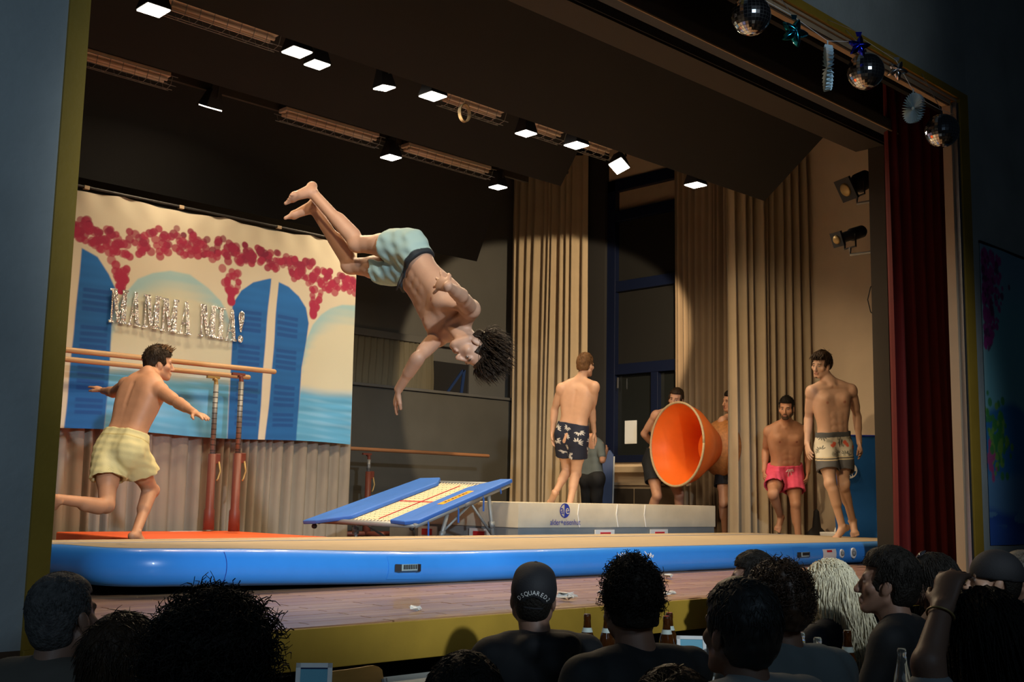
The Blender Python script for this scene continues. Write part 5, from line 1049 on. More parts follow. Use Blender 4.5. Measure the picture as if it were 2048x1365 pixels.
def locks(C, u, f, r, hs, n, L, rad, seed, m, parent, roots, out=0.35, grav=0.35, lean=0.2, jit=0.3, segs=5, curl=0.0, cf=9.0, ex=(0.080, 0.101, 0.096), name='hair_locks', taper=0.8, wob_=0.08, back=0.0):
    """hair strands that grow from the scalp, fall under gravity and slide over the skull instead of through it"""
    rg = np.random.RandomState(seed); A = np.array((r, f, u)); v = np.zeros((0, 3))
    while len(v) < n:
        q = rg.normal(size=(n * 3, 3)); q /= np.linalg.norm(q, axis=1)[:, None]; v = np.concatenate([v, q[roots(q)]])
    v = v[:n]; R_ = np.array(ex) * hs; off = np.array((0, -0.012, 0.035)) * hs
    p = v * R_ + off; nrm = v / R_; nrm /= np.linalg.norm(nrm, axis=1)[:, None]; up_ = np.clip(v[:, 2:3], 0, 1)
    d = np.array((0, 0, -1.0)) * (1 - up_) + np.array((0, lean, 0)) * up_ + np.array((0, -0.3, 0)) * (v[:, 1:2] < -0.3) * up_ + rg.normal(size=v.shape) * jit
    d -= nrm * (d * nrm).sum(1)[:, None]; d = d / (np.linalg.norm(d, axis=1)[:, None] + 1e-6) + nrm * out
    d /= np.linalg.norm(d, axis=1)[:, None]; Ln = rg.uniform(L[0], L[1], n)[:, None]; P = [p.copy()]; ph = rg.uniform(0, 6.28, n)[:, None]
    a1 = np.cross(d, rg.normal(size=d.shape)); a1 /= np.linalg.norm(a1, axis=1)[:, None]; a2 = np.cross(d, a1)
    for k in range(segs):
        d = d + np.array((0, -back / segs * 2 * (k < segs * 0.6), -grav / segs * 2)) + rg.normal(size=d.shape) * wob_; d /= np.linalg.norm(d, axis=1)[:, None]; p = p + d * Ln / segs
        q = (p - off) / R_; ql = np.linalg.norm(q, axis=1)[:, None]; p = np.where(ql < 1.03, q / ql * 1.03 * R_ + off, p)
        t = (k + 1) / segs; P.append(p + curl * (a1 * np.cos(ph + cf * t) + a2 * np.sin(ph + cf * t)))
    P = np.stack(P, 1) @ A + C; w_ = (rad * (1 - taper * np.arange(segs + 1) / segs))[None, :, None]; b1 = a1 @ A; b2 = a2 @ A
    V = np.stack([P + w_ * (b1[:, None] * math.cos(g) + b2[:, None] * math.sin(g)) for g in (0, 2.094, 4.189)], 2)
    ix = np.arange(n * (segs + 1) * 3).reshape(n, segs + 1, 3); F = np.concatenate([np.stack([ix[:, :-1, k], ix[:, :-1, (k + 1) % 3], ix[:, 1:, (k + 1) % 3], ix[:, 1:, k]], -1).reshape(-1, 4) for k in range(3)])
    o = link(name, V.reshape(-1, 3), F, m, parent, True); o['kind'] = 'stuff'; return o
def crown(lo=-0.45, hl=0.50):
    return lambda v: ~((v[:, 2] < lo) | ((v[:, 1] > 0.30) & (v[:, 2] < hl)) | ((v[:, 1] > -0.15) & (v[:, 2] < -0.05)))
HAIR_B = mat('dark_brown_hair', (0.030, 0.017, 0.009), 0.45, noise=0.3, nscale=60, stretch=(1, 1, 0.2), bump=0.8, bscale=120, spec=0.2)
HAIR_L = mat('light_brown_hair', (0.125, 0.062, 0.025), 0.5, noise=0.3, nscale=60, stretch=(1, 1, 0.2), bump=0.8, bscale=120, spec=0.2)
HAIR_K = mat('black_hair', (0.010, 0.008, 0.006), 0.62, noise=0.2, nscale=60, bump=0.8, bscale=120, spec=0.2)
HAIR_G = mat('greying_hair', (0.07, 0.067, 0.064), 0.65, noise=0.45, nscale=50, bump=0.8, bscale=120, spec=0.2)
HAIR_W = mat('blonde_grey_hair', (0.60, 0.53, 0.36), 0.6, noise=0.35, nscale=25, stretch=(3, 3, 0.6))
def cloth(name, V, Q, C, parent, rough=0.75):
    o = link(name, V, Q, mat(name + '_fabric', (1, 1, 1), rough, attr='col', bump=0.08, bscale=90), parent, True); vcol(o.data, C); o.data.set_sharp_from_angle(angle=0.9); return o
def band(V, p, n, w0, w1): d = (V - np.array(p)) @ unit(n); return smooth(w0 - 0.003, w0 + 0.001, d) * smooth(w1 + 0.003, w1 - 0.001, d)
PN = POSES
SK = (0.60, 0.335, 0.215)

# ---- man diving head first above the track
J, V, Q, I = build_body(PN['diver'], 0.0052, 0.93, {'R': {'n': (-0.69, -0.71, -0.14), 'curl': 0.15, 'spread': 0.9}, 'L': {'curl': 0.22, 'spread': 0.15}})
up, fr, L, s, bs, u, f, rr, hs = I
diver = skin_mesh('person', V, Q, (0.55, 0.31, 0.20), face_dabs(J['C'], u, f, rr, hs, (0.03, 0.018, 0.01)) + nipples(J, I, (0.36, 0.14, 0.09)), origin=J['P'])
tag(diver, 'bare chested man in pale aqua shorts diving head down in mid air', 'person', 'gymnasts on stage')
fd, wp, hems = shorts_field(J, I, 0.43, 1.06, 0.0, 0.010, 0.0); V, Q = fd.mesh(0.0055, folds(3, 0.011, 34)); C = np.ones((len(V), 3)) * np.array((0.36, 0.50, 0.46))
C = paint(C, band(V, wp, up, -0.015, 0.05), (0.02, 0.025, 0.03)); C = paint(C, smooth(0.35, 0.6, sn(V, 26, 8)) * 0.35, (0.52, 0.46, 0.20))
cloth('swim_shorts', V, Q, C, diver)
for (q, (hem, td)) in zip('RL', hems):
    if q == 'R':
        b = Field(); b.cap(hem - td * 0.05, hem + td * 0.1, 0.0905 * bs, 0.0865 * bs, 0.01, None, [(hem + td * 0.032, td), (hem - td * 0.03, -td)]); V, Q = b.mesh(0.006); link('inner_liner', V, Q, M['white'], diver, True)
b = MB(); k0 = wp + fr(0)[1] * 0.105 * bs; b.tube([k0, k0 + np.array((-0.02, 0.0, -0.05)), k0 + np.array((-0.03, 0.02, -0.10))], [0.008, 0.010, 0.004], 6); b.build('drawstring', M['ink'], diver, True)
hair_cap(J['C'], u, f, rr, hs, 0.006, 0.004, 0.062, -0.06, folds(5, 0.003, 110), 0.006, None, HAIR_B, diver, sideburn=0.01)
def dr(rg):
    a = rg.uniform(0, 6.28); z = rg.uniform(0.0, 1.0); x, y = math.cos(a) * math.sqrt(1 - z * z), math.sin(a) * math.sqrt(1 - z * z); y = y * 0.9 - 0.15
    d = rr * x + f * y + u * (z + 0.15); return J['C'] + u * 0.036 * hs + (rr * x * 0.076 + f * (y * 0.096 - 0.01) + u * z * 0.09) * hs, d + u * 0.7 - f * 0.15
locks(J['C'], u, f, rr, hs, 1100, (0.05, 0.135), 0.0055, 4, HAIR_B, diver, crown(-0.35, 0.45), 0.55, -1.6, 0.1, 0.4, 5)

# ---- man running, yellow shorts
J, V, Q, I = build_body(PN['runner'], 0.006, 1.0, {'R': {'n': (0.0, 0.1, 1), 'curl': 0.2, 'spread': 0.1}, 'L': {'n': (0.0, 0.1, 1), 'curl': 0.15, 'spread': 0.3}})
up, fr, L, s, bs, u, f, rr, hs = I
runner = skin_mesh('person', V, Q, (0.48, 0.235, 0.13), face_dabs(J['C'], u, f, rr, hs, (0.05, 0.03, 0.015)), origin=J['AR'] - np.array((0, 0, 0.08)))
tag(runner, 'bare chested man in yellow shorts running away on the left with arms spread', 'person', 'gymnasts on stage')
fd, wp, hems = shorts_field(J, I, 0.52, 1.10, 0.012, 0.014); V, Q = fd.mesh(0.006, folds(13, 0.009, 38)); C = np.ones((len(V), 3)) * np.array((0.66, 0.57, 0.28)); C = paint(C, smooth(0.2, 0.7, sn(V, 30, 8)) * 0.25, (0.72, 0.66, 0.40))
C = paint(C, band(V, wp, up, -0.045, -0.041), (0.50, 0.38, 0.12)); cloth('swim_shorts', V, Q, C, runner)
hair_cap(J['C'], u, f, rr, hs, 0.022, 0.006, 0.055, -0.045, folds(6, 0.005, 70), 0.006, None, HAIR_B, runner)
locks(J['C'], u, f, rr, hs, 700, (0.02, 0.04), 0.0036, 37, HAIR_B, runner, crown(0.1, 0.5), 0.3, 0.1, 0.6, 0.3, 3, ex=(0.080, 0.102, 0.108))
def dr(rg):
    x, y = rg.uniform(-0.05, 0.05), rg.uniform(-0.07, 0.085); return J['C'] + (rr * x + f * y + u * (0.125 - 4.0 * (x * x + y * y))) * hs, u * 0.8 + f * 0.5 - rr * 0.2
tufts(J['C'], dr, 90, 0.03, 0.055, 0.008, 6, f * 0.3, HAIR_L, runner)

# ---- man seen from behind, navy leaf print
def leaf_print(V, J, I, base, ink, n, seed, ax0):
    """sprays of narrow leaves printed all round the cloth, laid out in angle round and height along the body axis"""
    up, fr, L, s, bs = I[:5]; r, f = fr(0.0); rel = V - J['P']; z = rel @ up; x = rel @ r; y = rel @ f; w_ = np.arctan2(x, -y) * 0.125; C = np.ones((len(V), 3)) * np.array(base); rg = np.random.RandomState(seed)
    gx = np.linspace(-0.36, 0.36, 7)
    for i, cx in enumerate(gx):
        for j in range(3):
            cz = 0.06 - 0.125 * j + (0.05 if i % 2 else 0.0) + rg.uniform(-0.015, 0.015); a0 = rg.uniform(0, 6.28)
            for k in range(7):
                a = a0 - 1.5 + 3.0 * k / 6; l0, l1 = 0.012, rg.uniform(0.034, 0.052); mx_, mz_ = cx + math.cos(a) * (l0 + l1) / 2, cz + math.sin(a) * (l0 + l1) / 2
                du = (w_ - mx_) * math.cos(a) + (z - mz_) * math.sin(a); dv = -(w_ - mx_) * math.sin(a) + (z - mz_) * math.cos(a)
                m = smooth(1.25, 0.85, np.sqrt((du / ((l1 - l0) / 2)) ** 2 + (dv / 0.0046) ** 2)); C = paint(C, m, ink)
    return C
J, V, Q, I = build_body(PN['navy'], 0.0065, 1.0, {'R': {'curl': 0.35}, 'L': {'curl': 0.3}})
up, fr, L, s, bs, u, f, rr, hs = I
navy = skin_mesh('person', V, Q, (0.54, 0.315, 0.20), face_dabs(J['C'], u, f, rr, hs, (0.10, 0.05, 0.02)), origin=J['AR'] - np.array((0, 0, 0.08)))
tag(navy, 'bare backed man in navy leaf print shorts walking away on the mattress', 'person', 'gymnasts on stage')
fd, wp, hems = shorts_field(J, I, 0.56, 1.06, 0.01, 0.006); V, Q = fd.mesh(0.0048, folds(23, 0.004, 34)); cloth('swim_shorts', V, Q, leaf_print(V, J, I, (0.008, 0.012, 0.030), (0.60, 0.58, 0.55), 20, 4, 0), navy)
hair_cap(J['C'], u, f, rr, hs, 0.018, 0.008, 0.060, -0.055, folds(7, 0.004, 80), 0.0065, None, HAIR_L, navy)
locks(J['C'], u, f, rr, hs, 700, (0.015, 0.035), 0.0035, 31, HAIR_L, navy, crown(-0.45), 0.2, 0.3, 0.5, 0.3, 3, ex=(0.082, 0.104, 0.105))

# ---- tall man on the end of the track
J, V, Q, I = build_body(PN['tall'], 0.0062, 0.96, {'R': {'curl': 0.45}, 'L': {'curl': 0.45}})
up, fr, L, s, bs, u, f, rr, hs = I
tall = skin_mesh('person', V, Q, (0.54, 0.325, 0.22), face_dabs(J['C'], u, f, rr, hs, (0.03, 0.018, 0.01)) + nipples(J, I, (0.40, 0.17, 0.11)) + [((J['C'] + (f * 0.085 - u * 0.112) * hs, np.array((rr, f, u))), np.array((0.012, 0.015, 0.012)) * hs, (0.05, 0.03, 0.02), 0.4)], origin=J['AR'] - np.array((0, 0, 0.08)))
tag(tall, 'tall bare chested man in grey shorts with floral top half, looking down', 'person', 'gymnasts on stage')
fd, wp, hems = shorts_field(J, I, 0.66, 1.05, 0.02, 0.006); V, Q = fd.mesh(0.005, folds(33, 0.005, 30)); z = (V - J['P']) @ up
C = np.ones((len(V), 3)) * np.array((0.085, 0.085, 0.09)); fl = smooth(-0.082, -0.078, z); C = paint(C, fl, (0.62, 0.57, 0.46))
LP = leaf_print(V, J, I, (0.62, 0.57, 0.46), (0.13, 0.13, 0.11), 20, 9, 0); C = C * (1 - fl[:, None]) + LP * fl[:, None]; C = paint(C, fl * smooth(0.25, 0.40, sn(V, 90, 17)) * 0.7, (0.34, 0.33, 0.25))
r0, f0 = fr(0.0)
for (x, zz) in ((0.075, 0.045), (-0.055, 0.055), (0.10, 0.03), (-0.075, 0.03), (-0.16, 0.0)): C = paint(C, fl * smooth(0.026, 0.018, np.hypot((V - J['P']) @ r0 - x, (z - zz)) + 0.006 * sn(V, 160, 4)), (0.72, 0.13, 0.07))
for zz, cc in ((-0.085, (0.62, 0.50, 0.30)), (-0.100, (0.10, 0.10, 0.10)), (-0.108, (0.62, 0.50, 0.30))): C = paint(C, smooth(0.006, 0.003, np.abs(z - zz)), cc)
C = paint(C, smooth(-0.004, 0.0, (V - wp) @ up + 0.035), (0.075, 0.08, 0.085)); cloth('board_shorts', V, Q, C, tall)
b = MB(); k0 = wp - up * 0.03 + f0 * 0.104 * bs; b.tube([k0, k0 - up * 0.05 + r0 * 0.012, k0 - up * 0.11 + r0 * 0.006], 0.005, 5); b.tube([k0, k0 - up * 0.045 - r0 * 0.014, k0 - up * 0.09 - r0 * 0.02], 0.005, 5); b.build('drawstring', M['ink'], tall)
hair_cap(J['C'], u, f, rr, hs, 0.022, 0.012, 0.062, -0.05, folds(8, 0.005, 70), 0.0062, None, HAIR_B, tall)
locks(J['C'], u, f, rr, hs, 700, (0.03, 0.06), 0.0038, 35, HAIR_B, tall, crown(-0.2, 0.45), 0.2, 0.35, 0.9, 0.25, 4, ex=(0.085, 0.107, 0.110))
def dr(rg):
    x, y = rg.uniform(-0.055, 0.055), rg.uniform(0.0, 0.085); return J['C'] + (rr * x + f * y + u * (0.130 - 4.0 * (x * x + y * y))) * hs, f * 0.9 - u * 0.05 + rr * (x * 5)
tufts(J['C'], dr, 120, 0.035, 0.06, 0.0075, 8, -u * 0.55, HAIR_B, tall)

# ---- man in pink shorts stepping up behind the track
J, V, Q, I = build_body(PN['pink'], 0.0065, 1.06, {'R': {'curl': 0.6}, 'L': {'curl': 0.5}}, muscle=0.8)
up, fr, L, s, bs, u, f, rr, hs = I
pink = skin_mesh('person', V, Q, (0.50, 0.25, 0.145), face_dabs(J['C'], u, f, rr, hs, (0.02, 0.012, 0.008), beard=(0.06, 0.035, 0.022)) + nipples(J, I, (0.30, 0.11, 0.07)), origin=J['AL'] - np.array((0, 0, 0.08)))
tag(pink, 'bearded bare chested man in pink shorts stepping up beside the track', 'person', 'gymnasts on stage')
fd, wp, hems = shorts_field(J, I, 0.56, 1.08, 0.012, 0.010); V, Q = fd.mesh(0.006, folds(43, 0.009, 38)); C = np.ones((len(V), 3)) * np.array((0.86, 0.10, 0.20)); cloth('swim_shorts', V, Q, C, pink)
r0, f0 = fr(0.0); b = MB(); k0 = wp - up * 0.025 + f0 * 0.108 * bs
for e in (-1, 1): b.tube([k0, k0 + r0 * e * 0.03 + up * 0.005 + f0 * 0.008, k0 + r0 * e * 0.045 - up * 0.02, k0 + r0 * e * 0.012 - up * 0.012], 0.004, 5); b.tube([k0, k0 - up * 0.05 + r0 * e * 0.02, k0 - up * 0.085 + r0 * e * 0.018], 0.004, 5)
b.build('drawstring', M['white'], pink)
hair_cap(J['C'], u, f, rr, hs, 0.020, 0.004, 0.066, -0.045, folds(9, 0.004, 80), 0.0062, None, HAIR_K, pink)
locks(J['C'], u, f, rr, hs, 500, (0.015, 0.035), 0.0035, 33, HAIR_K, pink, crown(0.2, 0.6), 0.35, 0.0, 0.6, 0.3, 3, ex=(0.078, 0.100, 0.106))

# ---- two men carrying the orange funnel
J, V, Q, I = build_body(PN['carrier'], 0.0075, 1.0, {'R': {'curl': 0.8}, 'L': {'curl': 0.8}})
up, fr, L, s, bs, u, f, rr, hs = I
car = skin_mesh('person', V, Q, (0.55, 0.29, 0.18), face_dabs(J['C'], u, f, rr, hs, (0.03, 0.018, 0.01)), origin=J['AR'] - np.array((0, 0, 0.08)))
tag(car, 'bare chested man in black shorts bending behind the mouth of the orange funnel', 'person', 'gymnasts on stage')
fd, wp, hems = shorts_field(J, I, 0.60, 1.06, 0.012, 0.008); V, Q = fd.mesh(0.008, folds(53, 0.005, 34)); cloth('shorts', V, Q, np.ones((len(V), 3)) * np.array((0.010, 0.012, 0.016)), car)
def longer(fd, p):
    for e in (-1, 1): fd.cap(p(0.072 * e, 0.03, 0.03), p(0.078 * e, 0.02, -0.05), 0.018, 0.014, 0.01)
hair_cap(J['C'], u, f, rr, hs, 0.016, 0.012, 0.070, -0.06, folds(10, 0.004, 70), 0.0075, longer, HAIR_B, car, sideburn=-0.07)
J, V, Q, I = build_body(PN['helper'], 0.008, 1.0, {'R': {'curl': 0.8}, 'L': {'curl': 0.6}})
up, fr, L, s, bs, u, f, rr, hs = I
hel = skin_mesh('person', V, Q, (0.58, 0.31, 0.19), face_dabs(J['C'], u, f, rr, hs, (0.03, 0.018, 0.01)), origin=J['AR'] - np.array((0, 0, 0.08)))
tag(hel, 'bare shouldered man half hidden by the beige curtain, holding the funnel tail', 'person', 'gymnasts on stage')
fd, wp, hems = shorts_field(J, I, 0.55, 1.06, 0.012, 0.008); V, Q = fd.mesh(0.009, folds(63, 0.005, 34)); cloth('shorts', V, Q, np.ones((len(V), 3)) * np.array((0.012, 0.014, 0.02)), hel)
hair_cap(J['C'], u, f, rr, hs, 0.016, 0.006, 0.066, -0.05, folds(12, 0.004, 70), 0.008, None, HAIR_K, hel)
# ---- helper in a grey shirt behind the mattress
J, V, Q, I = build_body(PN['shirt'], 0.0085, 1.0, {'R': {'curl': 0.1, 'spread': 0.7}, 'L': {'curl': 0.4}})
up, fr, L, s, bs, u, f, rr, hs = I
shp = skin_mesh('person', V, Q, (0.55, 0.29, 0.18), face_dabs(J['C'], u, f, rr, hs, (0.03, 0.018, 0.01)), origin=J['AR'] - np.array((0, 0, 0.08)))
tag(shp, 'person in grey shirt and dark trousers behind the navy shorts man, hand raised', 'person')
fd = Field()
for t, w_, r_ in ((0.0, 0.09, 0.105), (0.15, 0.085, 0.104), (0.30, 0.08, 0.100), (0.45, 0.085, 0.102), (0.62, 0.095, 0.108), (0.78, 0.105, 0.106), (0.90, 0.10, 0.088)): r, f_ = fr(t); c = J['P'] + up * L * t; fd.cap(c - r * w_ * bs, c + r * w_ * bs, r_ * bs, None, 0.03)
for q in 'RL': fd.cap(J['S' + q], J['S' + q] + (J['E' + q] - J['S' + q]) * 0.7, 0.062 * bs, 0.060 * bs, 0.03)
V, Q = fd.mesh(0.010, folds(73, 0.005, 30)); cloth('shirt', V, Q, np.ones((len(V), 3)) * np.array((0.16, 0.19, 0.185)), shp)
fd = Field()
fd.cap(J['HR'], J['HL'], 0.122 * bs, None, 0.03)
for q in 'RL': fd.cap(J['H' + q], J['K' + q], 0.112 * bs, 0.078 * bs, 0.03); fd.cap(J['K' + q], J['A' + q], 0.070 * bs, 0.056 * bs, 0.03)
V, Q = fd.mesh(0.010, folds(74, 0.005, 30)); cloth('trousers', V, Q, np.ones((len(V), 3)) * np.array((0.022, 0.022, 0.022)), shp)
hair_cap(J['C'], u, f, rr, hs, 0.018, 0.01, 0.066, -0.05, folds(14, 0.004, 70), 0.0085, None, HAIR_B, shp)
# ================================================================ THE HALL: tables, chairs, bottles
FZ = -0.95
M['table_top'] = mat('white_table_paper', (0.62, 0.66, 0.66), 0.7, noise=0.04)
M['table_edge'] = mat('table_wood', (0.10, 0.055, 0.03), 0.5)
M['chair_wood'] = mat('moulded_beech', (0.42, 0.21, 0.05), 0.45, noise=0.12, nscale=6, stretch=(1, 1, 8))
def table(x0, x1, y0, y1, z, lab, legs=True):
    t = thing('banquet_table', lab, 'table', ((x0 + x1) / 2, (y0 + y1) / 2, FZ), 'long hall tables')
    MB().box(x0, x1, y0, y1, z - 0.03, z - 0.001).build('table_top', M['table_edge'], t, bevel=0.004)
    MB().box(x0 + 0.01, x1 - 0.01, y0 + 0.01, y1 - 0.01, z - 0.001, z + 0.001).build('paper_cover', M['table_top'], t)
    for x in (x0 + 0.06, x1 - 0.06):
        for y in (y0 + 0.06, y1 - 0.06): MB().tube([(x, y, FZ), (x, y, z - 0.03)], 0.018, 8).build('leg', M['near_black'], t)
table(3.45, 3.98, 0.9, 3.50, -0.20, 'long white papered table with the beer bottles, pointing at the stage')
table(2.0, 2.60, 2.25, 3.05, -0.20, 'white papered table on the left, mostly below the picture')
table(2.60, 3.36, 3.36, 3.62, -0.20, 'narrow white papered table standing against the stage front')
def chair(x, y, yaw, lab, zs=-0.52, zb=-0.13, group='moulded wooden hall chairs'):
    t = thing('hall_chair', lab, 'chair', (x, y, FZ), group); f_ = np.array((math.cos(yaw), math.sin(yaw), 0)); r_ = np.array((f_[1], -f_[0], 0)); c = np.array((x, y, 0.0))
    G = np.array([[c + f_ * a + r_ * b2 + (0, 0, zs + 0.012 * math.cos(b2 * 7) - 0.02 * (a + 0.2) ** 2) for b2 in np.linspace(-0.20, 0.20, 7)] for a in np.linspace(-0.20, 0.20, 7)])
    b = MB(); b.grid(G); b.grid(G[::-1] - np.array((0, 0, 0.012))); b.build('seat', M['chair_wood'], t, True)
    def bk(u, v): return c - f_ * (0.21 + 0.03 * v - 0.05 * (1 - (u * 1.0) ** 2) * 0.5 + 0.03) + r_ * (u * 0.19 * (1 - 0.10 * v)) + (0, 0, zb - 0.20 + 0.20 * v - 0.030 * max(0, abs(u) - 0.55) ** 2 * 4 * v)
    G = np.array([[bk(u, v) for u in np.linspace(-1, 1, 13)] for v in np.linspace(0, 1, 6)])
    b = MB(); b.grid(G); b.grid(G[::-1] - f_ * 0.012); b.grid(np.stack([G[-1], G[-1] - f_ * 0.012])); b.build('backrest', M['chair_wood'], t, True)
    for e in (-1, 1):
        MB().tube([c + f_ * 0.18 + r_ * 0.17 * e + (0, 0, zs - 0.01), c + f_ * 0.21 + r_ * 0.19 * e + (0, 0, FZ)], 0.011, 8).build('leg', M['steel'], t)
        MB().tube([c - f_ * 0.24 + r_ * 0.15 * e + (0, 0, zb - 0.05), c - f_ * 0.17 + r_ * 0.17 * e + (0, 0, zs - 0.01), c - f_ * 0.24 + r_ * 0.19 * e + (0, 0, FZ)], 0.011, 8).build('leg', M['steel'], t)
chair(2.62, 3.20, PI * 0.55 + PI, 'empty brown wooden chair at the bottom left of the picture', zb=-0.125)
chair(5.18, 3.16, PI * 0.25 + PI, 'ochre wooden chair back seen behind the clear bottles', zb=-0.165)
GB = mat('brown_glass', (0.10, 0.030, 0.006), 0.10, trans=0.55, spec=0.6); GC = mat('clear_glass', (0.75, 0.82, 0.80), 0.06, trans=0.9, spec=0.6)
LBL = mat('pale_label', (0.55, 0.62, 0.55), 0.6)
def bottle(x, y, z, lab, kind, hgt=0.245):
    t = thing('bottle', lab, 'bottle', (x, y, z), 'bottles on the tables'); k = hgt / 0.245; c = (x, y, z)
    if kind == 'beer': pr = [(0.028, 0), (0.031, 0.008), (0.031, 0.135), (0.027, 0.160), (0.0165, 0.190), (0.0135, 0.222), (0.0145, 0.224), (0.0145, 0.238), (0.0125, 0.245), (0.009, 0.245)]
    else: pr = [(0.026, 0), (0.029, 0.01), (0.027, 0.06), (0.030, 0.12), (0.026, 0.155), (0.017, 0.195), (0.0128, 0.225), (0.0140, 0.227), (0.0140, 0.240), (0.0115, 0.245), (0.009, 0.245)]
    MB().lathe([(r_, h_ * k) for r_, h_ in pr], c, n=20).build('glass_body', GB if kind == 'beer' else GC, t, True)
    if kind == 'beer':
        b = MB().lathe([(0.0315, 0.045 * k), (0.0315, 0.110 * k)], c, n=20); b.f = [q for q in b.f if len(q) == 4]; b.build('label', LBL, t, True)
        b = MB().lathe([(0.0225, 0.176 * k), (0.0170, 0.193 * k)], c, n=20); b.f = [q for q in b.f if len(q) == 4]; b.build('neck_label', LBL, t, True)
    elif kind == 'cola':
        b = MB().lathe([(0.0295, 0.075 * k), (0.0312, 0.125 * k), (0.030, 0.135 * k)], c, n=20); b.f = [q for q in b.f if len(q) == 4]; b.build('label', M['red'], t, True)
for (x, y, lab) in ((3.47, 3.12, 'brown beer bottle with neck label, leftmost of the three bottles beside the curly head'), (3.52, 3.06, 'brown beer bottle, middle and lowest of the three beside the curly head'),
                    (3.58, 3.11, 'brown beer bottle nearest the neck of the curly haired man'), (3.68, 2.89, 'single brown beer bottle above the right shoulder of the curly haired man'), (3.80, 2.97, 'brown beer bottle directly behind the white framed card')):
    bottle(x, y, -0.199, lab, 'beer')
bottle(3.63, 2.255, -0.199, 'clear empty bottle, left of the pair beside the wooden chair back', 'clear'); bottle(3.54, 2.135, -0.199, 'clear empty bottle, right of the pair beside the wooden chair back', 'clear')
bottle(3.70, 2.115, -0.199, 'dark beer bottle standing in front of the blonde hair', 'beer', 0.26); bottle(3.47, 1.795, -0.199, 'clear bottle with red label at the lower right', 'cola', 0.25)
def card_holder(c, yaw, w_, h_, lab):
    f_ = np.array((math.cos(yaw), math.sin(yaw), 0)); r_ = np.array((-f_[1], f_[0], 0)); t = thing('card_holder', lab, 'card holder', c, 'white framed cards on the tables'); c = np.array(c); u_ = unit((-f_[0] * 0.25, -f_[1] * 0.25, 1))
    b = MB()
    for s_ in (-1, 1): b.obox(c + u_ * h_ / 2 + r_ * s_ * (w_ / 2 - 0.007), r_, u_, np.cross(r_, u_), 0.007, h_ / 2, 0.006); b.obox(c + u_ * (h_ / 2 + s_ * (h_ / 2 - 0.007)), r_, u_, np.cross(r_, u_), w_ / 2, 0.007, 0.006)
    b.build('frame', M['white'], t); MB().obox(c + u_ * h_ / 2, r_, u_, np.cross(r_, u_), w_ / 2 - 0.012, h_ / 2 - 0.012, 0.003).build('card', mat('blue_card', (0.10, 0.36, 0.48), 0.5), t)
    MB().obox(c + u_ * h_ * 0.45 - f_ * 0.05, r_, unit((f_[0] * 0.35, f_[1] * 0.35, 1)), f_, w_ / 2, h_ / 2, 0.004).build('back_panel', M['navy_board'], t)
card_holder((3.90, 2.93, -0.199), math.radians(225), 0.12, 0.15, 'white framed blue card standing behind the grey shouldered man')
card_holder((2.08, 2.98, -0.199), math.radians(232), 0.11, 0.185, 'white framed blue card at the lower left beside the wooden chair')
b = MB().lathe([(0.028, 0), (0.034, 0.12), (0.031, 0.12), (0.025, 0.006)], (3.93, 2.83, -0.199), n=20).build('drinking_glass', GC, smooth=True); tag(b, 'clear drinking glass right of the white framed card', 'glass')

